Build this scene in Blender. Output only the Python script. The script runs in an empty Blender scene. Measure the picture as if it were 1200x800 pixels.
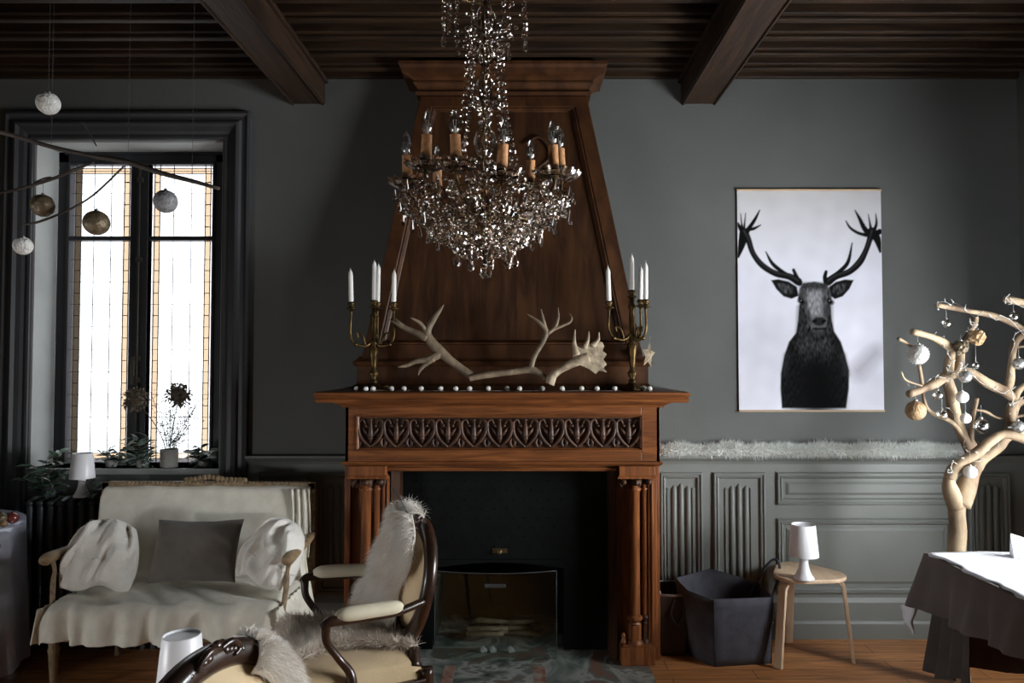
import bpy, bmesh, math, random
import numpy as np
from mathutils import Vector, Matrix, noise
PI = math.pi
random.seed(7)
rng = np.random.default_rng(11)
SC = bpy.context.scene
COL = SC.collection

# ------------------------------------------------------------ camera
F = 850.0; VPX = 616.0; PITCH = math.atan(27/850)
EYE = Vector((0, 0, 1.55))
cam = bpy.data.cameras.new('camera'); camo = bpy.data.objects.new('camera', cam); COL.objects.link(camo)
camo.location = EYE; camo.rotation_euler = (PI/2 + PITCH, 0, 0)
cam.sensor_width = 36; cam.lens = F/1200*36; cam.shift_x = -(VPX-600)/1200; cam.clip_start = .05
SC.camera = camo
# ------------------------------------------------------------ world and exposure
WORLD = 10.0
W = bpy.data.worlds.new('overcast_sky'); SC.world = W; W.use_nodes = True
bg = W.node_tree.nodes['Background']; bg.inputs[0].default_value = (.93, .97, 1, 1); bg.inputs[1].default_value = WORLD
SC.view_settings.view_transform = 'Standard'; SC.view_settings.look = 'None'
SC.view_settings.gamma = 1; SC.view_settings.use_curve_mapping = False
SC.view_settings.exposure = 2.15
SC.cycles.max_bounces = 10; SC.cycles.transmission_bounces = 8; SC.cycles.transparent_max_bounces = 24
SC.cycles.glossy_bounces = 4; SC.cycles.diffuse_bounces = 4
SC.cycles.caustics_reflective = False; SC.cycles.caustics_refractive = False

def portal(name, loc, rot, sx, sy):
    l = bpy.data.lights.new(name, 'AREA'); l.shape = 'RECTANGLE'; l.size = sx; l.size_y = sy
    l.cycles.is_portal = True
    o = bpy.data.objects.new(name, l); COL.objects.link(o); o.location = loc; o.rotation_euler = rot
WALL = 4.19; XR = 2.87; XL = -3.6; YF = -2.0; CEIL = 3.30
W1 = (-2.86, -1.754, .955, 2.855)            # x0 x1 z0 z1 : stained glass window in the back wall
W2 = (1.5, 3.05, .45, 1.80)                   # y0 y1 z0 z1 : window in the right wall
portal('sky_portal_right', (XR+.31, (W2[0]+W2[1])/2, (W2[2]+W2[3])/2), (0, PI/2, 0), W2[3]-W2[2], W2[1]-W2[0])
W3 = (.2, 1.40, .30, .92)                   # y0 y1 z0 z1 : low window in the left wall
portal('sky_portal_left', (XL-.31, (W3[0]+W3[1])/2, (W3[2]+W3[3])/2), (0, -PI/2, 0), W3[3]-W3[2], W3[1]-W3[0])
portal('sky_portal_back', ((W1[0]+W1[1])/2, WALL+.34, (W1[2]+W1[3])/2), (-PI/2, 0, 0), W1[1]-W1[0], W1[3]-W1[2])

def P(px, py, D):
    """point at distance D (world Y) seen at pixel px,py of the 1200x800 frame"""
    u = (400-py)/F
    dx = (px-VPX)/F
    c, s = math.cos(PITCH), math.sin(PITCH)
    d = Vector((dx, c - s*u, s + c*u))
    return EYE + d*(D/d.y)
def PX(px, D): return P(px, 427, D).x
def PZ(py, D): return P(616, py, D).z

# ------------------------------------------------------------ materials
MATS = {}
def lin(c): return tuple(((v/255)/12.92 if v/255 <= .04045 else ((v/255+.055)/1.055)**2.4) for v in c)
def mat(name, c1, c2=None, rough=.6, metal=0, scale=12, stretch=(1, 1, 1), bump=.0, bscale=None, spec=.5, contrast=(.35, .65), trans=0, sheen=0, detail=5, distortion=0, coat=0):
    if name in MATS: return MATS[name]
    m = bpy.data.materials.new(name); m.use_nodes = True; nt = m.node_tree; N = nt.nodes; L = nt.links
    b = N['Principled BSDF']; c2 = c2 or tuple(x*.8 for x in c1)
    tc = N.new('ShaderNodeTexCoord'); mp = N.new('ShaderNodeMapping'); mp.inputs['Scale'].default_value = stretch
    L.new(tc.outputs['Object'], mp.inputs['Vector'])
    n = N.new('ShaderNodeTexNoise'); n.inputs['Scale'].default_value = scale; n.inputs['Detail'].default_value = detail; n.inputs['Distortion'].default_value = distortion
    L.new(mp.outputs[0], n.inputs['Vector'])
    r = N.new('ShaderNodeValToRGB'); r.color_ramp.elements[0].position = contrast[0]; r.color_ramp.elements[1].position = contrast[1]
    r.color_ramp.elements[0].color = (*c2, 1); r.color_ramp.elements[1].color = (*c1, 1)
    L.new(n.outputs['Fac'], r.inputs[0]); L.new(r.outputs[0], b.inputs['Base Color'])
    b.inputs['Roughness'].default_value = rough; b.inputs['Metallic'].default_value = metal
    b.inputs['Specular IOR Level'].default_value = spec
    if trans: b.inputs['Transmission Weight'].default_value = trans
    if sheen: b.inputs['Sheen Weight'].default_value = sheen
    if coat: b.inputs['Coat Weight'].default_value = coat; b.inputs['Coat Roughness'].default_value = .15
    if bump:
        n2 = N.new('ShaderNodeTexNoise'); n2.inputs['Scale'].default_value = bscale or scale*2; n2.inputs['Detail'].default_value = 4
        L.new(mp.outputs[0], n2.inputs['Vector'])
        bp = N.new('ShaderNodeBump'); bp.inputs['Strength'].default_value = bump; bp.inputs['Distance'].default_value = .01
        L.new(n2.outputs['Fac'], bp.inputs['Height']); L.new(bp.outputs[0], b.inputs['Normal'])
    MATS[name] = m; return m

PAINT = mat('grey_green_wall_paint', (.124, .129, .122), (.108, .113, .107), rough=.6, scale=2.2, bump=.08, bscale=90, spec=.3)
PAINT2 = mat('grey_green_panel_paint', (.195, .203, .188), (.173, .180, .167), rough=.45, scale=3, bump=.04, bscale=60, spec=.4)
PAINTD = mat('dark_window_paint', (.040, .042, .048), (.032, .034, .038), rough=.45, scale=3, bump=.04, bscale=60, spec=.3)
PLASTER = mat('pale_plaster', (.42, .43, .42), (.36, .37, .36), rough=.8, scale=4, bump=.1, bscale=50)
WOODV = mat('mahogany_vertical', (.28, .096, .030), (.12, .040, .014), rough=.42, scale=6, stretch=(7, 7, .6), bump=.1, bscale=14, spec=.35, distortion=.8)
WOODH = mat('mahogany_horizontal', (.23, .078, .023), (.10, .033, .011), rough=.40, scale=6, stretch=(.6, 7, 7), bump=.1, bscale=14, spec=.35, distortion=.8)
WOODD = mat('dark_hood_mahogany', (.075, .029, .010), (.032, .012, .005), rough=.45, scale=5, stretch=(2, 2, 1), bump=.1, bscale=14, spec=.3, distortion=1)
WOODC = mat('carved_mahogany', (.085, .034, .014), (.036, .014, .007), rough=.5, scale=18, bump=.2, bscale=60, spec=.5)
WOODHOOD = mat('hood_panel_mahogany', (.062, .025, .009), (.026, .011, .005), rough=.45, scale=4, stretch=(5, 5, .5), bump=.1, bscale=14, spec=.3, distortion=1.2)
CEILW = mat('dark_ceiling_oak', (.036, .018, .008), (.013, .007, .004), rough=.55, scale=5, stretch=(.6, 7, 7), bump=.15, bscale=16, spec=.3)
BEAMW = mat('dark_beam_oak', (.040, .020, .010), (.018, .010, .006), rough=.6, scale=5, stretch=(7, .6, 7), bump=.2, bscale=16, spec=.3)
CHAIRW = mat('walnut_chair_wood', (.042, .018, .010), (.016, .008, .005), rough=.3, scale=9, stretch=(4, 4, 1), spec=.5, bump=.05, coat=.3)
GILT = mat('worn_gilt_wood', (.30, .21, .11), (.16, .11, .06), rough=.5, scale=40, bump=.4, bscale=90)
BEECH = mat('pale_bentwood', (.72, .53, .36), (.62, .44, .29), rough=.4, scale=5, stretch=(8, 1, 1), spec=.4)
BARK = mat('debarked_branch', (.40, .30, .185), (.13, .08, .045), rough=.75, scale=7, stretch=(1, 1, .5), bump=.5, bscale=22, contrast=(.40, .62))
BARKD = mat('thin_dark_twig', (.07, .055, .045), (.03, .024, .02), rough=.8, scale=20, bump=.3)
BRASS = mat('aged_brass', (.17, .105, .038), (.05, .034, .016), rough=.42, metal=.9, scale=25, bump=.2, bscale=60)
WAX = mat('white_wax', (.80, .78, .74), (.74, .72, .68), rough=.45, scale=10)
SLEEVE = mat('amber_candle_sleeve', (.52, .25, .10), (.36, .16, .06), rough=.55, scale=60, bump=.2)
WHITEP = mat('white_lamp_plastic', (.85, .85, .88), (.83, .83, .86), rough=.35, scale=3)
LINEN = mat('off_white_linen', (.82, .78, .67), (.71, .67, .57), rough=.9, scale=14, bump=.25, bscale=220, sheen=.2)
FLEECE = mat('white_fleece', (.84, .81, .75), (.76, .73, .67), rough=1, scale=20, bump=.3, bscale=60, sheen=.4)
TAUPE = mat('taupe_cotton', (.155, .135, .115), (.13, .115, .098), rough=.9, scale=12, bump=.2, bscale=200, sheen=.2)
YELLOW = mat('cream_damask', (.66, .50, .30), (.56, .41, .23), rough=.75, scale=6, stretch=(1, 1, 1), bump=.15, bscale=120, sheen=.2)
CREAM = mat('cream_arm_pad', (.68, .62, .46), (.60, .54, .40), rough=.8, scale=8, bump=.1, bscale=120)
FURW = mat('long_white_fur', (.82, .78, .72), (.60, .54, .47), rough=.9, scale=9, sheen=.3)
FURB = mat('beige_fur', (.64, .56, .47), (.38, .32, .26), rough=.9, scale=7, sheen=.3)
BOA = mat('white_feather', (.80, .82, .78), (.66, .68, .64), rough=.9, scale=9)
def fur_mat(name, c1, c2):
    m = bpy.data.materials.new(name); m.use_nodes = True; nt = m.node_tree; nt.nodes.clear(); N = nt.nodes; L = nt.links
    o = N.new('ShaderNodeOutputMaterial'); d = N.new('ShaderNodeBsdfDiffuse'); t = N.new('ShaderNodeBsdfTranslucent'); mx = N.new('ShaderNodeMixShader'); mx.inputs[0].default_value = .28
    tc = N.new('ShaderNodeTexCoord'); n = N.new('ShaderNodeTexNoise'); n.inputs['Scale'].default_value = 9; n.inputs['Detail'].default_value = 4; L.new(tc.outputs['Object'], n.inputs[0])
    r = N.new('ShaderNodeValToRGB'); r.color_ramp.elements[0].position = .35; r.color_ramp.elements[1].position = .65; r.color_ramp.elements[0].color = (*c2, 1); r.color_ramp.elements[1].color = (*c1, 1)
    L.new(n.outputs[0], r.inputs[0]); L.new(r.outputs[0], d.inputs[0]); L.new(r.outputs[0], t.inputs[0])
    L.new(d.outputs[0], mx.inputs[1]); L.new(t.outputs[0], mx.inputs[2]); L.new(mx.outputs[0], o.inputs[0]); return m
FURW = fur_mat('long_white_fur_strands', (.95, .92, .87), (.86, .80, .73))
FURB = fur_mat('beige_fur_strands', (.86, .79, .70), (.62, .54, .46))
BOA = fur_mat('white_feather_strands', (.95, .96, .93), (.88, .90, .87))
FLEECEH = fur_mat('fleece_pile', (.86, .84, .79), (.78, .76, .71))
ANTLER = mat('weathered_antler', (.24, .18, .115), (.09, .065, .04), rough=.6, scale=14, bump=.4, bscale=40)
ANTLERP = mat('pale_antler', (.46, .37, .25), (.20, .15, .10), rough=.6, scale=20, bump=.5, bscale=50)
PEARL = mat('white_felt_ball', (.80, .78, .74), (.7, .68, .64), rough=.7, scale=30)
BLACKT = mat('black_fire_tile', (.0045, .0055, .0055), (.003, .0035, .0035), rough=.6, scale=8, bump=.2, bscale=30, spec=.12)
IRON = mat('cast_iron_paint', (.050, .054, .060), (.035, .038, .043), rough=.4, scale=20, bump=.1)
FELT = mat('dark_grey_felt', (.085, .083, .100), (.060, .059, .070), rough=.95, scale=14, bump=.3, bscale=180, spec=.25)
FELTIN = mat('blue_black_felt_lining', (.030, .032, .042), (.022, .024, .032), rough=.95, scale=14, bump=.3, bscale=180)
LEATHER = mat('dark_brown_leather', (.05, .026, .017), (.025, .014, .01), rough=.5, scale=8, bump=.2)
RIM = mat('pale_silver_trim', (.42, .42, .45), (.34, .34, .37), rough=.5, scale=10)
TCLOTH = mat('grey_brown_tablecloth', (.115, .092, .086), (.095, .076, .071), rough=.9, scale=10, bump=.2, bscale=160, sheen=.15)
TWHITE = mat('white_table_runner', (.84, .85, .90), (.78, .79, .85), rough=.8, scale=6, bump=.15, bscale=80)
GOLD = mat('gold_glitter', (.46, .31, .16), (.25, .15, .07), rough=.55, metal=.3, scale=60, bump=.9, bscale=120)
SILVER = mat('silver_glass', (.62, .62, .60), (.35, .35, .33), rough=.25, metal=.75, scale=30, bump=.3, bscale=60)
BRONZE = mat('bronze_glitter', (.20, .15, .09), (.09, .07, .045), rough=.45, metal=.5, scale=60, bump=.6, bscale=90)
GREYG = mat('grey_glitter', (.30, .30, .31), (.16, .16, .17), rough=.6, metal=.3, scale=80, bump=.7, bscale=120)
FROST = mat('fluffy_white_ball', (.72, .71, .67), (.5, .49, .46), rough=1, scale=40, bump=1, bscale=80)
LEAF = mat('dark_green_leaf', (.11, .17, .12), (.045, .08, .055), rough=.38, scale=14, spec=.6)
LEAFP = mat('silvery_green_leaf', (.34, .42, .37), (.13, .18, .15), rough=.5, scale=14, spec=.5)
STEM = mat('dry_brown_stem', (.10, .08, .045), (.05, .04, .022), rough=.8, scale=30)
DRYBLOOM = mat('dried_hydrangea', (.24, .19, .13), (.08, .065, .05), rough=.9, scale=40)
CERAMIC = mat('stone_grey_vase', (.42, .40, .37), (.34, .32, .30), rough=.6, scale=20, bump=.1)
WIRE = mat('clear_white_wire', (.55, .55, .52), (.4, .4, .38), rough=.5, scale=30)
FEATHER = mat('blue_black_feather', (.03, .045, .055), (.015, .02, .026), rough=.4, scale=30)
THREAD = mat('thin_dark_cord', (.05, .05, .05), rough=.8)
LOGM = mat('dry_kindling_bark', (.22, .18, .12), (.10, .08, .05), rough=.9, scale=20, bump=.4)
REDB = mat('dark_red_bauble', (.20, .03, .025), (.10, .015, .015), rough=.25, scale=20, coat=.5)
QUARTZ = mat('white_quartz', (.5, .52, .52), (.3, .32, .33), rough=.3, scale=20)
LEAD = mat('dark_lead_came', (.07, .065, .06), rough=.5, metal=.4)
PAPER = mat('brown_wood_rail', (.50, .36, .22), (.42, .30, .18), rough=.5, scale=10, stretch=(1, 6, 6))

def glass_mat(name, col=(1, 1, 1), rough=0.0, ior=1.52):
    m = bpy.data.materials.new(name); m.use_nodes = True; nt = m.node_tree; nt.nodes.clear()
    o = nt.nodes.new('ShaderNodeOutputMaterial'); g = nt.nodes.new('ShaderNodeBsdfGlass')
    tc = nt.nodes.new('ShaderNodeTexCoord'); n = nt.nodes.new('ShaderNodeTexNoise'); n.inputs['Scale'].default_value = 30
    nt.links.new(tc.outputs['Object'], n.inputs['Vector'])
    mx = nt.nodes.new('ShaderNodeMix'); mx.data_type = 'RGBA'; mx.inputs[6].default_value = (*col, 1); mx.inputs[7].default_value = (*[c*.92 for c in col], 1)
    nt.links.new(n.outputs['Fac'], mx.inputs[0]); nt.links.new(mx.outputs[2], g.inputs['Color'])
    g.inputs['Roughness'].default_value = rough; g.inputs['IOR'].default_value = ior
    nt.links.new(g.outputs[0], o.inputs[0]); return m
def pane_mat(name, col, gloss=.06, rough=.05, nscale=20, gcol=(1, 1, 1)):
    """thin pane: tinted see-through with a weak reflection"""
    m = bpy.data.materials.new(name); m.use_nodes = True; nt = m.node_tree; nt.nodes.clear(); N = nt.nodes; L = nt.links
    o = N.new('ShaderNodeOutputMaterial'); t = N.new('ShaderNodeBsdfTransparent'); g = N.new('ShaderNodeBsdfGlossy'); mx = N.new('ShaderNodeMixShader')
    g.inputs['Roughness'].default_value = rough; g.inputs['Color'].default_value = (*gcol, 1)
    tc = N.new('ShaderNodeTexCoord'); n = N.new('ShaderNodeTexNoise'); n.inputs['Scale'].default_value = nscale
    L.new(tc.outputs['Object'], n.inputs['Vector'])
    cm = N.new('ShaderNodeMix'); cm.data_type = 'RGBA'; cm.inputs[6].default_value = (*col, 1); cm.inputs[7].default_value = (*[c*.86 for c in col], 1)
    L.new(n.outputs['Fac'], cm.inputs[0]); L.new(cm.outputs[2], t.inputs['Color'])
    mx.inputs[0].default_value = gloss
    L.new(t.outputs[0], mx.inputs[1]); L.new(g.outputs[0], mx.inputs[2]); L.new(mx.outputs[0], o.inputs[0]); return m
CRYSTAL = glass_mat('cut_crystal', (.99, .96, .93), 0.0, 1.55)
BULBG = pane_mat('clear_bulb_glass', (.80, .78, .74), .16, .03)
CLEARB = pane_mat('clear_bauble_glass', (.80, .80, .78), .30, .04)
PCLEAR = pane_mat('clear_leaded_glass', (.056, .057, .058), .03, .1, 6)
PAMBER = pane_mat('amber_leaded_glass', (.029, .0205, .0135), .03, .1, 25)
POUTER = pane_mat('pale_leaded_glass', (.042, .040, .041), .03, .1, 25)
SCREENG = pane_mat('fire_screen_glass', (.75, .80, .76), .10, .08, 3, (.6, .75, .68))
ORGANZA = pane_mat('clear_plastic_sheet', (.90, .91, .94), .20, .20, 5, (.8, .85, .95))

def floor_mat():
    m = bpy.data.materials.new('oak_floor_boards'); m.use_nodes = True; N = m.node_tree.nodes; L = m.node_tree.links; b = N['Principled BSDF']
    tc = N.new('ShaderNodeTexCoord'); br = N.new('ShaderNodeTexBrick'); L.new(tc.outputs['Object'], br.inputs['Vector'])
    br.inputs['Color1'].default_value = (.60, .285, .115, 1); br.inputs['Color2'].default_value = (.44, .19, .070, 1); br.inputs['Mortar'].default_value = (.05, .02, .01, 1)
    br.inputs['Scale'].default_value = 1; br.inputs['Brick Width'].default_value = 1.15; br.inputs['Row Height'].default_value = .11
    br.inputs['Mortar Size'].default_value = .0022; br.inputs['Bias'].default_value = 0; br.offset = .37
    mp = N.new('ShaderNodeMapping'); mp.inputs['Scale'].default_value = (1.2, 14, 1); L.new(tc.outputs['Object'], mp.inputs[0])
    n = N.new('ShaderNodeTexNoise'); n.inputs['Scale'].default_value = 4; n.inputs['Detail'].default_value = 7; n.inputs['Distortion'].default_value = .6; L.new(mp.outputs[0], n.inputs[0])
    r = N.new('ShaderNodeValToRGB'); r.color_ramp.elements[0].color = (.55, .5, .45, 1); r.color_ramp.elements[1].color = (1.25, 1.2, 1.15, 1); r.color_ramp.elements[0].position = .3; r.color_ramp.elements[1].position = .7
    L.new(n.outputs[0], r.inputs[0])
    mx = N.new('ShaderNodeMix'); mx.data_type = 'RGBA'; mx.blend_type = 'MULTIPLY'; mx.inputs[0].default_value = 1
    L.new(br.outputs[0], mx.inputs[6]); L.new(r.outputs[0], mx.inputs[7]); L.new(mx.outputs[2], b.inputs['Base Color'])
    b.inputs['Roughness'].default_value = .36; b.inputs['Specular IOR Level'].default_value = .35
    bp = N.new('ShaderNodeBump'); bp.inputs['Strength'].default_value = .15; bp.inputs['Distance'].default_value = .003; L.new(n.outputs[0], bp.inputs['Height']); L.new(bp.outputs[0], b.inputs['Normal'])
    return m
def marble_mat():
    m = bpy.data.materials.new('green_red_marble'); m.use_nodes = True; N = m.node_tree.nodes; L = m.node_tree.links; b = N['Principled BSDF']
    tc = N.new('ShaderNodeTexCoord'); n = N.new('ShaderNodeTexNoise'); n.inputs['Scale'].default_value = 3.2; n.inputs['Detail'].default_value = 9; n.inputs['Distortion'].default_value = 1.6; L.new(tc.outputs['Object'], n.inputs[0])
    r = N.new('ShaderNodeValToRGB'); e = r.color_ramp.elements
    e[0].position = .30; e[0].color = (.05, .06, .055, 1); e[1].position = .72; e[1].color = (.26, .11, .08, 1)
    for p, c in ((.42, (.20, .23, .21)), (.50, (.38, .38, .35)), (.55, (.15, .17, .155)), (.62, (.22, .13, .10))):
        k = e.new(p); k.color = (*c, 1)
    L.new(n.outputs[0], r.inputs[0]); L.new(r.outputs[0], b.inputs['Base Color']); b.inputs['Roughness'].default_value = .22
    return m
FLOORM = floor_mat(); MARBLE = marble_mat()
MARBLER = mat('red_marble', (.26, .09, .06), (.38, .33, .28), rough=.25, scale=9, contrast=(.3, .7), distortion=2)

# ------------------------------------------------------------ mesh builder
class MB:
    def __init__(s): s.v = []; s.f = []; s.mi = []; s.smooth = []
    def add(s, vs, fs, mi=0, sm=False):
        o = len(s.v); s.v.extend([tuple(x) for x in vs])
        for f in fs: s.f.append(tuple(i+o for i in f)); s.mi.append(mi); s.smooth.append(sm)
        return s
    def box(s, x0, x1, y0, y1, z0, z1, mi=0):
        vs = [(x, y, z) for x in (x0, x1) for y in (y0, y1) for z in (z0, z1)]
        return s.add(vs, [(0, 1, 3, 2), (4, 6, 7, 5), (0, 4, 5, 1), (2, 3, 7, 6), (0, 2, 6, 4), (1, 5, 7, 3)], mi)
    def tube(s, pts, rad, n=8, cap=True, mi=0, sm=True, sx=1, ):
        pts = [Vector(p) for p in pts]
        if not hasattr(rad, '__len__'): rad = [rad]*len(pts)
        vs = []; up = Vector((0, 0, 1)); prev = None
        for i, p in enumerate(pts):
            t = (pts[min(i+1, len(pts)-1)] - pts[max(i-1, 0)])
            t = t.normalized() if t.length > 1e-9 else Vector((0, 0, 1))
            if prev is None:
                a = up.cross(t) if abs(t.dot(up)) < .95 else Vector((1, 0, 0)).cross(t)
            else: a = prev - t*prev.dot(t)
            a.normalize(); prev = a; b = t.cross(a)
            for k in range(n):
                th = 2*PI*k/n; vs.append(p + (a*math.cos(th)*sx + b*math.sin(th))*rad[i])
        fs = []
        for i in range(len(pts)-1):
            for k in range(n):
                k2 = (k+1) % n; fs.append((i*n+k, i*n+k2, (i+1)*n+k2, (i+1)*n+k))
        if cap: fs.append(tuple(range(n-1, -1, -1))); fs.append(tuple((len(pts)-1)*n+k for k in range(n)))
        return s.add(vs, fs, mi, sm)
    def lathe(s, prof, c=(0, 0, 0), n=24, mi=0, sm=True, rfun=None, cap=True, rot=None):
        vs = []; fs = []; c = Vector(c)
        for (r, z) in prof:
            for k in range(n):
                th = 2*PI*k/n; rr = r*(rfun(th, r, z) if rfun else 1)
                v = Vector((rr*math.cos(th), rr*math.sin(th), z))
                if rot is not None: v = rot @ v
                vs.append(v+c)
        m = len(prof)
        for i in range(m-1):
            for k in range(n):
                k2 = (k+1) % n; fs.append((i*n+k, i*n+k2, (i+1)*n+k2, (i+1)*n+k))
        if cap: fs.append(tuple(range(n-1, -1, -1))); fs.append(tuple((m-1)*n+k for k in range(n)))
        return s.add(vs, fs, mi, sm)
    def ico(s, c, r, sub=1, mi=0, sm=False, sc=(1, 1, 1)):
        vs, fs = ICO[sub]; return s.add([(c[0]+v[0]*r*sc[0], c[1]+v[1]*r*sc[1], c[2]+v[2]*r*sc[2]) for v in vs], fs, mi, sm)
    def prism(s, poly, y0, y1, mi=0):
        """poly in (x,z), extruded along y"""
        n = len(poly); vs = [(x, y0, z) for x, z in poly] + [(x, y1, z) for x, z in poly]
        fs = [tuple(range(n)), tuple(range(2*n-1, n-1, -1))] + [(i, i+n, (i+1) % n+n, (i+1) % n) for i in range(n)]
        return s.add(vs, fs, mi)
    def prismz(s, poly, z0, z1, mi=0):
        n = len(poly); vs = [(x, y, z0) for x, y in poly] + [(x, y, z1) for x, y in poly]
        fs = [tuple(range(n-1, -1, -1)), tuple(range(n, 2*n))] + [(i, (i+1) % n, (i+1) % n+n, i+n) for i in range(n)]
        return s.add(vs, fs, mi)
    def rect(s, x0, x1, z0, z1, yp, prof, mi=0, fill=False, axis='y', sgn=-1):
        """mitred moulding around a rectangle: prof = [(inset, protrusion)]"""
        vs = []
        for a, b in prof:
            for x, z in ((x0+a, z0+a), (x1-a, z0+a), (x1-a, z1-a), (x0+a, z1-a)):
                vs.append((x, yp+sgn*b, z) if axis == 'y' else (yp+sgn*b, x, z))
        fs = []
        for i in range(len(prof)-1):
            for k in range(4): fs.append((i*4+k, i*4+(k+1) % 4, (i+1)*4+(k+1) % 4, (i+1)*4+k))
        if fill: fs.append(tuple((len(prof)-1)*4+k for k in range(4)))
        return s.add(vs, fs, mi)
    def crown(s, x0, x1, yf, yb, prof, mi=0):
        """three-sided moulding around a box standing against the wall: prof = [(out, z)]"""
        vs = []
        for a, z in prof: vs += [(x0-a, yb, z), (x0-a, yf-a, z), (x1+a, yf-a, z), (x1+a, yb, z)]
        m = len(prof); fs = []
        for i in range(m-1):
            for k in range(4): fs.append((i*4+k, i*4+(k+1) % 4, (i+1)*4+(k+1) % 4, (i+1)*4+k))
        fs.append((3, 2, 1, 0)); fs.append(tuple((m-1)*4+k for k in range(4)))
        return s.add(vs, fs, mi)
    def grid(s, fn, nu, nv, mi=0, sm=True):
        vs = [fn(i/nu, j/nv) for i in range(nu+1) for j in range(nv+1)]
        fs = [(i*(nv+1)+j, (i+1)*(nv+1)+j, (i+1)*(nv+1)+j+1, i*(nv+1)+j+1) for i in range(nu) for j in range(nv)]
        return s.add(vs, fs, mi, sm)
    def build(s, name, mats, parent=None, bevel=0, recalc=True, solid=0, sub=0, origin=None):
        me = bpy.data.meshes.new(name)
        vs = s.v
        if origin is not None: vs = [(x-origin[0], y-origin[1], z-origin[2]) for x, y, z in vs]
        me.from_pydata(vs, [], s.f)
        for m in (mats if isinstance(mats, (list, tuple)) else [mats]): me.materials.append(m)
        me.polygons.foreach_set('material_index', s.mi); me.polygons.foreach_set('use_smooth', s.smooth)
        if recalc:
            bm = bmesh.new(); bm.from_mesh(me); bmesh.ops.recalc_face_normals(bm, faces=bm.faces); bm.to_mesh(me); bm.free()
        me.update()
        o = bpy.data.objects.new(name, me); COL.objects.link(o)
        if origin is not None: o.location = origin
        if parent is not None: o.parent = parent
        if solid:
            md = o.modifiers.new('thickness', 'SOLIDIFY'); md.thickness = solid; md.offset = 0
        if sub:
            md = o.modifiers.new('smooth', 'SUBSURF'); md.levels = sub; md.render_levels = sub
        if bevel:
            md = o.modifiers.new('bevel', 'BEVEL'); md.width = bevel; md.segments = 2; md.limit_method = 'ANGLE'; md.angle_limit = .6
        return o
ICO = {}
for sub in (1, 2, 3, 4):
    bm = bmesh.new(); bmesh.ops.create_icosphere(bm, subdivisions=sub, radius=1)
    bm.verts.ensure_lookup_table(); ICO[sub] = ([tuple(v.co) for v in bm.verts], [tuple(v.index for v in f.verts) for f in bm.faces]); bm.free()

def tag(o, label=None, cat=None, group=None, kind=None):
    if label: o['label'] = label
    if cat: o['category'] = cat
    if group: o['group'] = group
    if kind: o['kind'] = kind
    return o
def empty(name, loc, rz=0, label=None, cat=None, group=None):
    o = bpy.data.objects.new(name, None); COL.objects.link(o); o.location = loc; o.rotation_euler = (0, 0, rz)
    o.empty_display_size = .05
    return tag(o, label, cat, group)
def structure(o): o['kind'] = 'structure'; return o
def copy_tree(o, parent=None):
    c = o.copy(); COL.objects.link(c); c.parent = parent
    for ch in list(o.children): copy_tree(ch, c)
    return c
def bez(pts, n=8):
    """smooth Catmull-Rom through pts (tuples, any length incl. radius as last)"""
    out = []; P_ = [np.array(p, float) for p in pts]; P_ = [2*P_[0]-P_[1]] + P_ + [2*P_[-1]-P_[-2]]
    for i in range(1, len(P_)-2):
        for k in range(n):
            t = k/n; a, b, c, d = P_[i-1:i+3]
            out.append(.5*((2*b)+(-a+c)*t+(2*a-5*b+4*c-d)*t*t+(-a+3*b-3*c+d)*t**3))
    out.append(P_[-2]); return out
def stube(mb, pts, n=8, k=6, mi=0, sx=1):
    """pts: (x,y,z,r)"""
    q = bez(pts, k); return mb.tube([p[:3] for p in q], [max(p[3], .0003) for p in q], n, mi=mi, sx=sx)
def nz(x, y=0, z=0): return noise.noise(Vector((x, y, z)))
def fur(mb, pts, nrm, length, width, droop=.5, jitter=.5, rs=1, comb=None, mi=0):
    r = random.Random(rs)
    for p, n in zip(pts, nrm):
        p = Vector(p); n = Vector(n).normalized()
        d = n + Vector((r.gauss(0, jitter), r.gauss(0, jitter), r.gauss(0, jitter)))
        if comb: d += Vector(comb)
        d.normalize(); L = length*r.uniform(.6, 1.15)
        m = p + d*L*.5; t = m + (d + Vector((0, 0, -droop)) + Vector((r.gauss(0, .2), r.gauss(0, .2), r.gauss(0, .2)))).normalized()*L*.5
        s = d.cross(Vector((r.uniform(-1, 1), r.uniform(-1, 1), r.uniform(-1, 1))))
        s = s.normalized()*width if s.length > 1e-6 else Vector((width, 0, 0))
        mb.add([p-s*.5, p+s*.5, m+s*.4, m-s*.4, t], [(0, 1, 2, 3), (3, 2, 4)], mi, True)

# ============================================================ SETTING
fl = MB().box(XL-.3, XR+.3, YF-.3, WALL+.6, -.1, 0).build('floor', FLOORM); structure(fl)
ce = MB().box(XL-.3, XR+.3, YF-.3, WALL+.35, CEIL, CEIL+.1).build('ceiling', CEILW); structure(ce)
for k in range(21):
    D = 4.04 - .195*k
    j = MB(); j.box(XL, XR, D-.045, D+.045, 3.225, CEIL); j.box(XL, XR, D-.02, D+.02, 3.205, 3.225)
    j.box(XL, XR, D+.045, D+.058, 3.27, CEIL); j.box(XL, XR, D-.058, D-.045, 3.27, CEIL)
    j.build('joist', CEILW, ce, bevel=.006)
# beams: trims along Y
def beam(n, x0, x1):
    b = MB(); b.box(x0, x1, YF, WALL, 3.07, 3.21)
    b.box(x0-.018, x1+.018, YF, WALL, 3.19, 3.215)
    for xx in (x0+.012, x1-.012): b.tube([(xx, YF, 3.068), (xx, WALL, 3.068)], .007, 8)
    structure(b.build('trim_%d' % n, BEAMW, bevel=.012))
beam(1, PX(338, WALL), PX(378, WALL)); beam(2, PX(800, WALL), PX(842, WALL))
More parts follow.
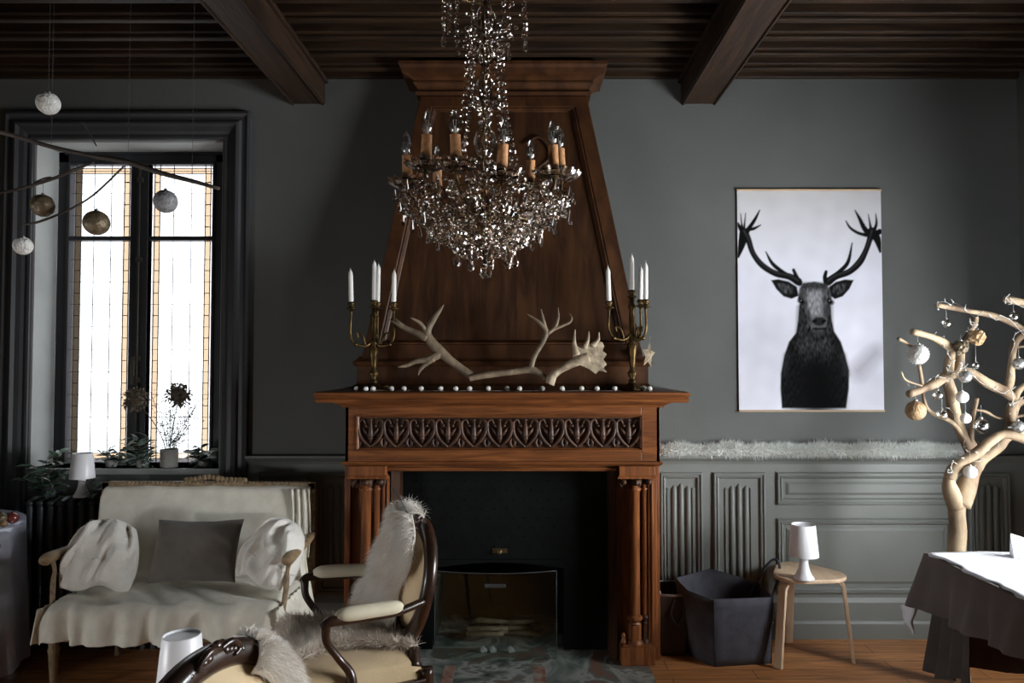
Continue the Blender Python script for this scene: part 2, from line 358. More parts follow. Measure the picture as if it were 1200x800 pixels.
# cornice board along the back wall
structure(MB().box(XL, XR, WALL-.03, WALL, 3.215, CEIL).build('trim_3', CEILW, bevel=.006))

FBX0, FBX1 = -.66, .44      # fire opening in the wall
FBZ = .95
wb = MB(); T = .45
x0, x1, z0, z1 = W1
for a in ((XL-.3, x0, 0, CEIL), (x0, x1, 0, z0), (x0, x1, z1, CEIL), (x1, FBX0, 0, CEIL), (FBX0, FBX1, FBZ, CEIL), (FBX1, XR+.3, 0, CEIL)):
    wb.box(a[0], a[1], WALL, WALL+T, a[2], a[3])
structure(wb.build('wall_back', PAINT))
y0, y1, z0, z1 = W2; wr = MB()
for a in ((YF-.3, y0, 0, CEIL), (y0, y1, 0, z0), (y0, y1, z1, CEIL), (y1, WALL, 0, CEIL)):
    wr.box(XR, XR+.3, a[0], a[1], a[2], a[3])
structure(wr.build('wall_right', PAINT))
y0, y1, z0, z1 = W3; wl_ = MB()
for a in ((YF-.3, y0, 0, CEIL), (y0, y1, 0, z0), (y0, y1, z1, CEIL), (y1, WALL, 0, CEIL)): wl_.box(XL-.3, XL, a[0], a[1], a[2], a[3])
structure(wl_.build('wall_left', PAINT))
structure(MB().box(XL, XR, YF-.3, YF, 0, CEIL).build('wall_front', PAINT))

# --- back window
x0, x1, z0, z1 = W1
win = empty('window_1', ((x0+x1)/2, WALL+.2, z0)); structure(win); O = win.location
def wpart(mb, name, m, bevel=0, parent=win):
    o = mb.build(name, m, None, bevel=bevel); o.data.transform(Matrix.Translation(-O)); o.parent = parent; return o
a = MB(); prof = [(-.16, 0), (-.16, .035), (-.145, .04), (-.13, .03), (-.11, .03), (-.10, .045), (-.085, .05), (-.07, .035), (-.045, .03), (-.03, .02), (-.012, .025), (0, .022), (0, 0)]
a.rect(x0, x1, .06, z1, WALL, prof); wpart(a, 'window_surround', mat('window_surround_paint', (.055, .056, .060), (.045, .046, .05), rough=.4, scale=4, spec=.4), .0)
a = MB(); yy0, yy1 = WALL+.001, WALL+.2       # pale plastered reveals
a.box(x0-.001, x0+.012, yy0, yy1, z0, z1); a.box(x1-.012, x1+.001, yy0, yy1, z0, z1); a.box(x0, x1, yy0, yy1, z1-.012, z1+.001)
wpart(a, 'reveal', PLASTER)
a = MB(); a.box(x0-.01, x1+.01, WALL-.022, WALL+.24, z0-.035, z0); wpart(a, 'window_sill', PLASTER, .006)
FY = WALL+.2; DF = FY
gx = [(PX(79, DF), PX(151, DF)), (PX(172, DF), PX(247, DF))]
zt, zb, zc0, zc1 = PZ(193, DF), PZ(541, DF), PZ(282, DF), PZ(277, DF)
xm = (gx[0][1]+gx[1][0])/2
a = MB(); FR = .045
a.box(x0+.012, gx[0][0]-.015, FY, FY+.06, z0, z1-.01); a.box(gx[1][1]+.015, x1-.012, FY, FY+.06, z0, z1-.01)
a.box(x0+.012, x1-.012, FY, FY+.06, zt+.015, z1-.01); a.box(x0+.012, x1-.012, FY, FY+.06, z0, zb-.012)
a.box(x0+.05, x1-.05, FY-.012, FY, zt+.06, zt+.075)
wpart(a, 'window_frame', PAINTD, .004)
for s, (ga, gb) in enumerate(gx):
    a = MB()
    ia, ib = (gb, xm-.002) if s == 0 else (xm+.002, ga)
    a.box(ga-.015, ga, FY-.012, FY+.04, zb-.02, zt+.015); a.box(gb, gb+.015, FY-.012, FY+.04, zb-.02, zt+.015)
    a.box(ia, ib, FY-.014, FY+.04, zb-.02, zt+.015)
    a.box(ga, gb, FY-.012, FY+.04, zt, zt+.015); a.box(ga, gb, FY-.012, FY+.04, zb-.02, zb); a.box(ga, gb, FY-.012, FY+.04, zc0, zc1)
    sash = wpart(a, 'casement', PAINTD, .003)
    for (q0, q1) in ((zb, zc0), (zc1, zt)):
        g = MB(); w = gb-ga
        cx = [ga, ga+.022, ga+.055, gb-.055, gb-.022, gb]
        amb0 = .04
        lo = q0 == zb
        cz = [q0, q0+.018, q0+.05, q1] if lo else [q0, q1-.05, q1-.018, q1]
        for i in range(5):
            for j in range(3):
                if lo: border = (i in (1, 3) and j >= 1) or (j == 1 and 1 <= i <= 3)
                else: border = (i in (1, 3) and j <= 1) or (j == 1 and 1 <= i <= 3)
                outer = i in (0, 4) or (j == 0 if lo else j == 2)
                mi = 2 if outer else (1 if border else 0)
                g.add([(cx[i], FY+.02, cz[j]), (cx[i+1], FY+.02, cz[j]), (cx[i+1], FY+.02, cz[j+1]), (cx[i], FY+.02, cz[j+1])], [(0, 1, 2, 3)], mi)
        pane = wpart(g, 'pane', [PCLEAR, PAMBER, POUTER], parent=sash)
        l = MB(); r_ = .0016
        for xx in cx[1:5]: l.box(xx-r_, xx+r_, FY+.016, FY+.024, q0, q1)
        for zz in cz[1:3]: l.box(ga, gb, FY+.016, FY+.024, zz-r_, zz+r_)
        zz = q0+.13
        while zz < q1-.03:
            l.box(ga, gb, FY+.017, FY+.023, zz-.0012, zz+.0012)
            for (u0, u1) in ((cx[1], cx[2]), (cx[3], cx[4])): l.box(u0, u1, FY+.016, FY+.024, zz-.068-.0022, zz-.068+.0022)
            zz += .137
        for f in (.36, .64): l.box(ga+w*f-.001, ga+w*f+.001, FY+.017, FY+.023, q0, q1)
        wpart(l, 'leading', LEAD, parent=sash)
a = MB()   # espagnolette bolt on the meeting stile
a.tube([(xm+.01, FY-.03, zb), (xm+.01, FY-.03, zt)], .006, 8)
for zz in (PZ(305, DF), PZ(420, DF), PZ(445, DF), zb+.1, zt-.1): a.box(xm-.008, xm+.028, FY-.035, FY-.012, zz-.015, zz+.015)
a.box(xm-.02, xm, FY-.05, FY-.025, PZ(450, DF), PZ(418, DF))
wpart(a, 'window_bolt', mat('dull_window_metal', (.10, .09, .07), rough=.5, metal=.6), .002)

# --- side windows
def side_window(nm, Wn, XW, sg):
    y0, y1, z0, z1 = Wn
    w2 = empty(nm, (XW+sg*.15, (y0+y1)/2, z0)); structure(w2); O2 = w2.location
    def w2p(mb, name, m, bevel=0):
        o = mb.build(name, m, None, bevel=bevel); o.data.transform(Matrix.Translation(-O2)); o.parent = w2; return o
    a = MB(); a.rect(y0, y1, z0, z1, XW, prof[1:], axis='x', sgn=-sg); w2p(a, 'window_surround', PAINT2)
    a = MB(); xa, xb = sorted((XW+sg*.2, XW+sg*.25))
    for (p0, p1, q0, q1) in ((y0, y0+.05, z0, z1), (y1-.05, y1, z0, z1), (y0, y1, z0, z0+.06), (y0, y1, z1-.06, z1), ((y0+y1)/2-.03, (y0+y1)/2+.03, z0, z1)):
        a.box(xa, xb, p0, p1, q0, q1)
    w2p(a, 'window_frame', PAINTD, .004)
    xa, xb = sorted((XW-sg*.05, XW+sg*.25)); a = MB(); a.box(xa, xb, y0-.03, y1+.03, z0-.03, z0); w2p(a, 'window_sill', PAINT2, .004)
side_window('window_2', W2, XR, 1); side_window('window_3', W3, XL, -1)

# --- wainscot along the back wall
RZ = PZ(533, WALL)
def wains(n, xa, xb, m=PAINT2):
    w = MB(); w.box(xa, xb, WALL-.018, WALL, 0, RZ-.02); structure(w.build('trim_%d' % n, m))
def chair_rail(n, xa, xb):
    w = MB(); pr = [(0, RZ-.05), (.018, RZ-.05), (.024, RZ-.035), (.034, RZ-.026), (.045, RZ-.018), (.052, RZ-.01), (.052, RZ), (0, RZ)]
    w.add([(xa, WALL-a, z) for a, z in pr]+[(xb, WALL-a, z) for a, z in pr], [(i, i+1, i+9, i+8) for i in range(7)]+[tuple(range(8)), tuple(range(15, 7, -1))])
    structure(w.build('trim_%d' % n, PAINT2))
def skirting(name, xa, xb):
    w = MB(); pr = [(0, 0), (.045, 0), (.045, .085), (.038, .10), (.03, .105), (.03, .20), (.022, .215), (.018, .225), (0, .225)]; n = len(pr)
    w.add([(xa, WALL-a, z) for a, z in pr]+[(xb, WALL-a, z) for a, z in pr], [(i, i+1, i+n+1, i+n) for i in range(n-1)]+[tuple(range(n)), tuple(range(2*n-1, n-1, -1))])
    structure(w.build(name, PAINT2))
SXL, SXR = -.92, .68
wains(4, SXR, XR); wains(5, x1 if False else W1[1]+.16, SXL); wains(6, XL, W1[0]-.16)
chair_rail(7, SXR, XR); chair_rail(8, W1[1]+.16, SXL); chair_rail(9, XL, W1[0]-.16)
skirting('baseboard_right', SXR, XR); skirting('baseboard_left', XL, SXL)
PP = [(0, 0), (0, .010), (.006, .018), (.012, .018), (.015, .010), (.021, .010), (.024, .015), (.030, .013), (.034, .004), (.038, 0)]
PY = WALL-.018
tn = [10]
def panel(xa, xb, za, zb_, raised=True):
    w = MB(); w.rect(xa, xb, za, zb_, PY, PP)
    if raised:
        w.rect(xa+.055, xb-.055, za+.055, zb_-.055, PY, [(0, 0), (0, .003), (.014, .010), (.02, .010)], fill=True)
    structure(w.build('trim_%d' % tn[0], PAINT2)); tn[0] += 1
def linen(xa, xb, za, zb_):
    w = MB(); w.rect(xa, xb, za, zb_, PY, PP)
    c = (xa+xb)/2; hw = .040
    for k, u in enumerate((-1, 0, 1)):
        cx = c+hw*u; r = .0155
        zt_ = zb_-.075+(.012 if k % 2 else 0); zb2 = za+.075
        w.tube([(cx, PY, zb2), (cx, PY, zb2+.015), (cx, PY, zt_-.02), (cx, PY+.006, zt_)], [r*.5, r, r, r*.35], 12)
    for sg in (-1, 1):
        cx = c+sg*.072; w.box(cx-.008, cx+.008, PY-.007, PY, za+.09, zb_-.09)
    structure(w.build('trim_%d' % tn[0], PAINT2)); tn[0] += 1
zA, zB = PZ(553, PY), .25
linen(PX(772, PY), PX(822, PY), zB, zA); linen(PX(834, PY), PX(895, PY), zB, zA)
panel(PX(908, PY), PX(1114, PY), PZ(591, PY), zA); panel(PX(908, PY), PX(1114, PY), zB, PZ(607, PY))
linen(PX(1130, PY), PX(1180, PY), zB, zA)
linen(-1.53, -1.23, zB, zA); linen(-1.19, -.95, zB, zA)
linen(XL+.05, XL+.3, zB, zA)

# ============================================================ FIREPLACE
CX = -.123
fp = empty('fireplace', (CX, WALL, 0), 0, 'tall carved mahogany fireplace with tapering hood, between the window and the stag poster', 'fireplace')
OF = fp.location.copy()
def fpp(mb, name, m, bevel=0, parent=fp, label=None):
    o = mb.build(name, m, None, bevel=bevel); o.data.transform(Matrix.Translation(-OF)); o.parent = parent
    if label: o['label'] = label
    return o
YFZ = 3.76
ST = PZ(459, 3.62)                      # shelf top
# mantel shelf
s = MB(); s.crown(-.934, .695, YFZ, WALL, [(0, ST-.085), (.015, ST-.085), (.02, ST-.075), (.04, ST-.065), (.05, ST-.06), (.052, ST-.055), (.115, ST-.055), (.12, ST-.05), (.125, ST-.04), (.118, ST-.032), (.122, ST-.026), (.13, ST-.018), (.128, ST-.006), (.112, ST), (.0, ST)])
fpp(s, 'mantel_shelf', WOODH)
# frieze box with recessed panel
FX0, FX1 = PX(405, YFZ), PX(773, YFZ); FZ0, FZ1 = PZ(543, YFZ), ST-.08
px0, px1, pz0, pz1 = PX(419, YFZ), PX(752, YFZ), PZ(527, YFZ), PZ(487, YFZ)
s = MB(); s.box(FX0, FX0+.02, YFZ, WALL-.002, FZ0, FZ1); s.box(FX1-.02, FX1, YFZ, WALL-.002, FZ0, FZ1); s.box(FX0, FX1, YFZ+.03, YFZ+.06, FZ0, FZ1)
s.box(FX0, px0, YFZ, YFZ+.03, FZ0, FZ1); s.box(px1, FX1, YFZ, YFZ+.03, FZ0, FZ1); s.box(px0, px1, YFZ, YFZ+.03, FZ0, pz0); s.box(px0, px1, YFZ, YFZ+.03, pz1, FZ1)
fr = fpp(s, 'frieze', WOODH, .003)
s = MB(); s.rect(px0-.006, px1+.006, pz0-.006, pz1+.006, YFZ, [(0, 0), (.002, .006), (.006, .006), (.009, -.004), (.014, -.008), (.016, -.02)])
fpp(s, 'frieze_moulding', WOODH, parent=fr)
# carving : eleven heart shaped leaf scrolls
s = MB(); n = 11; pitch = (px1-px0)/n; zc = (pz0+pz1)/2; hh = (pz1-pz0)/2-.006; yc = YFZ+.026
s.box(px0, px1, YFZ+.026, YFZ+.03, pz0, pz1)
for k in range(n):
    cx = px0+pitch*(k+.5); hw = pitch*.5
    for sg in (-1, 1):
        stube(s, [(cx+sg*hw*.42, yc-.006, zc+hh*.50, .004), (cx+sg*hw*.62, yc-.008, zc+hh*.80, .006), (cx+sg*hw*.95, yc-.010, zc+hh*.62, .008), (cx+sg*hw*.88, yc-.014, zc-.05*hh, .0085), (cx+sg*hw*.5, yc-.014, zc-hh*.55, .0085), (cx, yc-.012, zc-hh*.92, .006)], 8, 4)
        s.ico((cx+sg*hw*.36, yc-.008, zc+hh*.42), .008, 2, sm=True)
        stube(s, [(cx+sg*hw*.12, yc-.005, zc-hh*.25, .007), (cx+sg*hw*.40, yc-.010, zc+hh*.05, .009), (cx+sg*hw*.62, yc-.006, zc+hh*.30, .003)], 8, 4)
        stube(s, [(cx+sg*hw*.98, yc-.004, zc-hh*.95, .006), (cx+sg*hw*.80, yc-.010, zc-hh*.62, .008), (cx+sg*hw*.99, yc-.006, zc-hh*.25, .003)], 8, 4)
    stube(s, [(cx, yc-.006, zc-hh*.7, .006), (cx, yc-.012, zc-hh*.2, .014), (cx, yc-.012, zc+hh*.25, .012), (cx, yc-.004, zc+hh*.85, .003)], 8, 4)
    s.ico((cx, yc-.010, zc+hh*.78), .009, 2, sm=True)
    s.ico((cx, yc-.014, zc-hh*.35), .014, 2, sm=True)
fpp(s, 'carved_frieze_panel', WOODC, parent=fr, label='dark carved row of heart-shaped leaf scrolls')
s = MB(); s.crown(FX0+.001, FX1-.001, YFZ, WALL, [(0, FZ0+.012), (.010, FZ0+.010), (.014, FZ0), (.008, FZ0-.006), (.0, FZ0-.012)]); fpp(s, 'frieze_base_moulding', WOODH, parent=fr)
# lintel set back
LZ = PZ(552, YFZ+.03)
s = MB(); s.box(-.74, .474, YFZ+.03, YFZ+.10, LZ, FZ0-.005); s.box(-.74, .474, YFZ+.02, YFZ+.03, LZ+.01, LZ+.02); fpp(s, 'lintel', WOODH, .003)
# pilasters with colonnettes
def pilaster(xa, xb, flip):
    yc = YFZ-.02; cz1 = FZ0-.012; cz0 = PZ(561, yc)
    p = MB(); p.box(xa+.0, xb, yc+.10, WALL-.003, .02, cz1)
    inn = xa if flip else xb        # board on the opening side
    if flip: p.box(xb-.045, xb, yc+.03, yc+.10, .10, cz0); p.box(xb-.030, xb-.020, yc+.022, yc+.03, .12, cz0-.02)
    else: p.box(xb-.045, xb, yc+.055, yc+.10, .10, cz0); p.box(xb-.032, xb-.022, yc+.047, yc+.055, .12, cz0-.02); p.box(xb-.012, xb-.004, yc+.047, yc+.055, .12, cz0-.02)
    root = fpp(p, 'pilaster', WOODV, .003)
    b = MB(); b.crown(xa+.006, xb-.012, yc+.006, yc+.11, [(-.004, cz0+.012), (.006, cz0), (.012, cz0), (.006, cz0+.012), (0, cz0+.016), (0, cz1), (.004, cz1)]); fpp(b, 'capital_block', WOODV, .002, root)
    w = xb-xa
    b = MB()
    for i, (u, dy) in enumerate(((.16, .05), (.46, .03), (.80, .05))):
        cx = xa+w*u; b.ico((cx, yc+dy-.012, cz0-.022), .017, 3, sm=True); b.ico((cx, yc+dy-.028, cz0-.022), .007, 2, sm=True)
        stube(b, [(cx-.016, yc+dy, cz0-.004, .006), (cx-.02, yc+dy-.01, cz0-.03, .006), (cx-.006, yc+dy, cz0-.052, .005)], 6, 3)
        stube(b, [(cx+.016, yc+dy, cz0-.004, .006), (cx+.02, yc+dy-.01, cz0-.03, .006), (cx+.006, yc+dy, cz0-.052, .005)], 6, 3)
    b.lathe([(.02, 0), (.03, .02), (.034, .035), (.034, .05)], (xa+w*.46, yc+.045, cz0-.058), 20)
    fpp(b, 'carved_capital', WOODC, 0, root)
    rz = PZ(728, yc)
    for u, r, dy in ((.44, .026, .04), (.70, .015, .05)):
        cx = xa+w*u; b = MB(); b.lathe([(r*.9, rz+.0), (r, rz+.03), (r, cz0-.07), (r*1.3, cz0-.062), (r*1.35, cz0-.055), (r, cz0-.05), (r, cz0-.03)], (cx, yc+dy, 0), 20); fpp(b, 'colonnette', WOODV, 0, root)
        b = MB(); b.lathe([(r*.85, rz-.03), (r*1.2, rz-.022), (r*.9, rz-.012), (r*1.45, rz), (r*1.5, rz+.012), (r*1.05, rz+.02)], (cx, yc+dy, 0), 20)
        q = r*1.05; b.prismz([(cx+q*1.2*math.cos(t*PI/3), yc+dy+q*1.2*math.sin(t*PI/3)) for t in range(6)], .10, rz-.028)
        b.lathe([(r*1.6, .115), (r*1.6, .125), (r*1.2, .14)], (cx, yc+dy, 0), 20)
        fpp(b, 'colonnette_foot', WOODC if u > .6 else WOODV, .001, root)
    b = MB(); b.box(xa+.012, xb-.02, yc-.008, yc+.11, .022, .112); b.box(xa+.02, xb-.028, yc, yc+.11, .112, .120)
    for u in (.13,): b.lathe([(.012, .12), (.016, .13), (.009, .15), (.012, .16), (.004, .175)], (xa+w*u, yc+.03, 0), 14)
    fpp(b, 'plinth_block', WOODV, .003, root)
pilaster(PX(407, 3.74), PX(448, 3.74)+.03, False); pilaster(PX(724, 3.74), PX(770, 3.74), True)
# outer side boards of the surround
s = MB(); s.box(PX(405, 3.80), PX(405, 3.80)+.03, 3.80, WALL-.003, .0, FZ0-.012); fpp(s, 'side_board', WOODV, .002)
s = MB(); s.box(PX(772, 3.86)-.03, PX(772, 3.86), 3.86, WALL-.003, 0, FZ0-.012); fpp(s, 'side_board', WOODV, .002)
# inner jambs: dark wood splay then black tiles
s = MB(); s.prismz([(.474, 3.80), (.44, 3.86), (.44, 3.99), (.474, 3.99)], .02, LZ); fpp(s, 'inner_jamb', WOODHOOD, .002)
s = MB(); s.prismz([(-.70, 3.80), (-.70, 3.99), (-.665, 3.99), (-.665, 3.86)], .02, LZ); fpp(s, 'inner_jamb', WOODHOOD, .002)
s = MB(); yb = 3.95
zo = PZ(655, yb)
ox0, ox1 = PX(508, yb), PX(660, yb)
s.box(-.68, .46, yb, yb+.02, zo, 1.03); s.box(-.68, ox0, yb, yb+.02, .02, zo); s.box(ox1, .46, yb, yb+.02, .02, zo)
# shallow arch under the plate
pts = [(ox0, zo), (ox1, zo)]+[(ox1+(ox0-ox1)*t/10, zo-.045+.03*math.sin(PI*t/10)) for t in range(11)]
s.prism(pts, yb-.012, yb+.002)
for r_i in range(8):
    for c_i in range(17):
        xx = -.62+c_i*.065+(.0325 if r_i % 2 else 0); zz = zo+.07+r_i*.05
        if zz < .98 and xx < .44: s.ico((xx, yb-.001, zz), .0055, 1)
fpp(s, 'black_tiled_fireback', BLACKT, 0, label='black studded tile plate above the hearth opening')
s = MB(); s.box(ox0-.12, ox1+.12, WALL+.30, WALL+.33, 0, FBZ); s.box(ox0-.05, ox0, yb+.02, WALL+.31, 0, FBZ); s.box(ox1, ox1+.05, yb+.02, WALL+.31, 0, FBZ)
fpp(s, 'firebox', BLACKT)
s = MB(); s.lathe([(.0, -.03), (.012, -.028), (.014, -.02), (.006, -.01), (.006, 0)], (0, 0, 0), 16, rot=Matrix.Rotation(-PI/2, 3, 'X')); s.box(-.04, .04, -.004, 0, -.012, .012)
o = s.build('damper_handle', mat('dull_handle_brass', (.12, .08, .035), rough=.5, metal=.6)); o.parent = fp; o.location = Vector((PX(586, yb), yb-.001, PZ(645, yb)))-OF
# hearth slab
s = MB(); s.box(-.87, .632, 3.53, WALL+.3, 0.001, .02)
hs = fpp(s, 'hearth_slab', MARBLE, .004)
s = MB(); s.box(-.872, .634, 3.48, 3.53, 0.001, .021)
for xx in (PX(527, 3.65), PX(632, 3.65)): s.box(xx-.03, xx+.03, 3.53, 3.74, .012, .0212)
fpp(s, 'hearth_border', MARBLER, .003, parent=hs, label='reddish marble border strip')
# hood
HB, HT = .80, .4635
hz0, hz1 = ST+.165, PZ(113, 4.0)
def hood_pt(u, t, off=0):   # u -1..1 , t 0..1
    w = HB*.94+(HT-HB*.94)*t; y = 3.87+.13*t
    return (CX+u*w, y-off, hz0+(hz1-hz0)*t)
s = MB()
v = [hood_pt(-1, 0, -.02), hood_pt(1, 0, -.02), hood_pt(1, 1, -.02), hood_pt(-1, 1, -.02)]
vb = [(a[0], WALL-.002, a[2]) for a in v]
s.add(v+vb, [(0, 1, 2, 3), (4, 7, 6, 5), (0, 4, 5, 1), (1, 5, 6, 2), (2, 6, 7, 3), (3, 7, 4, 0)])
hd = fpp(s, 'hood', WOODHOOD, .002)
s = MB()
def trap(u0, u1, t0, t1): return [(u0, t0), (u1, t0), (u1, t1), (u0, t1)]
def trapring(s, prof):   # prof (inset_m, off)
    vs = []
    for a_, off in prof:
        for u, t in ((-1, 0), (1, 0), (1, 1), (-1, 1)):
            tt = (a_*1.0/(hz1-hz0)) if t == 0 else 1-(a_*.8/(hz1-hz0))
            w = HB*.94+(HT-HB*.94)*tt; uu = u*(1-a_/w); vs.append(hood_pt(uu, tt, off))
    fs = [(i*4+k, i*4+(k+1) % 4, (i+1)*4+(k+1) % 4, (i+1)*4+k) for i in range(len(prof)-1) for k in range(4)]
    s.add(vs, fs)
trapring(s, [(0, -.02), (0, .004), (.004, .008), (.075, .008), (.080, .002), (.088, .004), (.094, -.006), (.10, -.016), (.105, -.02)])
fpp(s, 'hood_frame', WOODD, parent=hd)
for sg in (-1, 1):  # faint carved scrolls up high
    s = MB()
    c0 = hood_pt(sg*.35, .80, -.012)
    stube(s, [(c0[0], c0[1], c0[2]-.12, .006), (c0[0]+sg*.08, c0[1]-.002, c0[2]-.04, .008), (c0[0]+sg*.02, c0[1], c0[2]+.06, .007), (c0[0]-sg*.07, c0[1], c0[2]+.02, .005)], 8, 5)
    fpp(s, 'hood_scroll', WOODHOOD, parent=hd)
s = MB(); s.crown(CX-.775, CX+.775, 3.86, WALL, [(0, ST-.0), (0.02, ST), (.02, ST+.02), (.005, ST+.03), (0, ST+.035), (0, ST+.125), (.012, ST+.13), (.02, ST+.142), (.018, ST+.152), (.006, ST+.16), (-.006, ST+.175), (-.01, ST+.18)])
fpp(s, 'hood_base', WOODD)
zc = PZ(108, 3.97)
s = MB(); s.crown(CX-.47, CX+.47, 4.0, WALL, [(-.02, zc-.01), (.015, zc-.01), (.02, zc+.008), (.008, zc+.015), (.008, zc+.03), (.02, zc+.04), (.028, zc+.05), (.03, zc+.06), (.022, zc+.066), (.05, zc+.08), (.085, zc+.09), (.09, zc+.115), (.10, zc+.13), (.10, CEIL-.095)])
fpp(s, 'hood_cornice', WOODD)

# fire screen (glass) and kindling
scx0, scx1 = PX(510, 3.80), PX(652, 3.80); sz1 = PZ(669, 3.80)
fs_ = empty('glass_fire_screen', ((scx0+scx1)/2, 3.80, .02), 0, 'clear glass fire screen standing on the marble in front of the kindling', 'fire screen')
g = MB(); w = (scx1-scx0)/2
def fsf(u, v_): 
    x = -w+2*w*u; return (x, .05*(x/w)**2-.03, .006+v_*(sz1-.03)+.012*math.sin(PI*u)*0)
g.grid(fsf, 24, 4); g.build('glass_panel', SCREENG, fs_)
g = MB(); g.tube([fsf(i/24, 1) for i in range(25)], .003, 6); g.tube([fsf(0, i/4) for i in range(5)], .002, 6); g.tube([fsf(1, i/4) for i in range(5)], .002, 6); g.build('edge_trim', IRON, fs_)
g = MB(); g.box(-.055, .055, -.036, -.030, sz1-.095, sz1-.075); g.build('handle', IRON, fs_, bevel=.008)
for k in range(9):
    g = MB(); r = random.Random(k); xa = -.28+r.uniform(0, .30); yy = 4.03+r.uniform(-.03, .12); a = r.uniform(-.5, .5); L = r.uniform(.16, .28); z0_ = .045+.028*(k//3)
    g.tube([(-L/2, 0, 0), (-L*.2, .004, .006), (L*.2, -.004, .003), (L/2, 0, 0)], [.012, .014, .013, .010], 8)
    o = g.build('kindling_stick', LOGM); o.location = (xa, yy, z0_); o.rotation_euler = (0, r.uniform(-.12, .12), a)
    tag(o, 'dry brown stick in the kindling pile behind the glass fire screen', 'stick', 'kindling sticks in the hearth')
for k, (px, py) in enumerate(((566, 748), (577, 752), (598, 754))):
    g = MB(); g.ico((0, 0, 0), .018, 1, sc=(1, .8, 1.2)); g.ico((.014, 0, -.004), .012, 1)
    o = g.build('quartz_stone', QUARTZ); pp = P(px, py, 3.90); o.location = (pp.x, 3.90, .038)
    tag(o, 'small pale stone on the hearth behind the glass screen, %s of three' % ('leftmost', 'middle', 'rightmost')[k], 'stone', 'pale stones in the hearth')

# ============================================================ CHANDELIER
CHY = 2.80; CHX = PX(568, CHY)
ch = empty('chandelier', (CHX, CHY, 3.2), 0, 'large crystal chandelier with amber candle sleeves hanging in front of the hood', 'chandelier')
OC = ch.location.copy()
def chp(mb, name, m, parent=ch, recalc=True):
    o = mb.build(name, m, None, recalc=recalc); o.data.transform(Matrix.Translation(-OC)); o.parent = parent; return o
def cz(py): return PZ(py, CHY)
RING = .30; ZB = 2.245      # base of the candle sleeves
s = MB(); s.tube([(CHX, CHY, ZB-.12), (CHX, CHY, 3.2)], .006, 8); s.lathe([(.06, 3.2), (.05, 3.17), (.012, 3.13), (.006, 3.12)], (CHX, CHY, 0), 20)
chp(s, 'suspension_rod', BRASS)
def gl(th, r, z): return 1+.10*math.cos(8*th)
s = MB()
zs = lambda p: cz(p)
s.lathe([(.012, zs(222)), (.03, zs(215)), (.045, zs(200)), (.05, zs(192)), (.03, zs(188)), (.02, zs(184)), (.034, zs(176)), (.042, zs(166)), (.034, zs(156)), (.016, zs(148)), (.026, zs(143)), (.014, zs(139)), (.028, zs(134)), (.018, zs(130)), (.055, zs(124)), (.06, zs(119)), (.02, zs(114)), (.03, zs(106)), (.034, zs(98)), (.018, zs(90)), (.014, zs(78)), (.028, zs(70)), (.034, zs(62)), (.016, zs(52)), (.012, zs(40)), (.03, zs(34)), (.04, zs(20)), (.02, zs(8)), (.015, zs(-20)), (.03, zs(-30)), (.02, zs(-45))], (CHX, CHY, 0), 32, rfun=gl, sm=False)
chp(s, 'glass_stem', CRYSTAL)
s = MB(); s.lathe([(.01, ZB-.20), (.03, ZB-.19), (.045, ZB-.16), (.035, ZB-.12), (.05, ZB-.10), (.05, ZB-.08), (.03, ZB-.06), (.02, ZB-.04)], (CHX, CHY, 0), 20)
for rr, zz in ((.30, ZB-.07), (.215, ZB-.16), (.10, ZB-.245)):
    s.tube([(CHX+rr*math.cos(t*PI/24), CHY+rr*math.sin(t*PI/24), zz) for t in range(49)], .0022, 6, cap=False)
chp(s, 'metal_frame', BRASS)
# crown hoop
s = MB(); rr = .165; zk = cz(-20)
s.tube([(CHX+rr*math.cos(t*PI/24), CHY+rr*math.sin(t*PI/24), zk) for t in range(49)], .005, 6, cap=False)
for t in range(4): s.tube([(CHX, CHY, zk), (CHX+rr*math.cos(t*PI/2+.4), CHY+rr*math.sin(t*PI/2+.4), zk)], .003, 6)
chp(s, 'crown_hoop', BRASS)
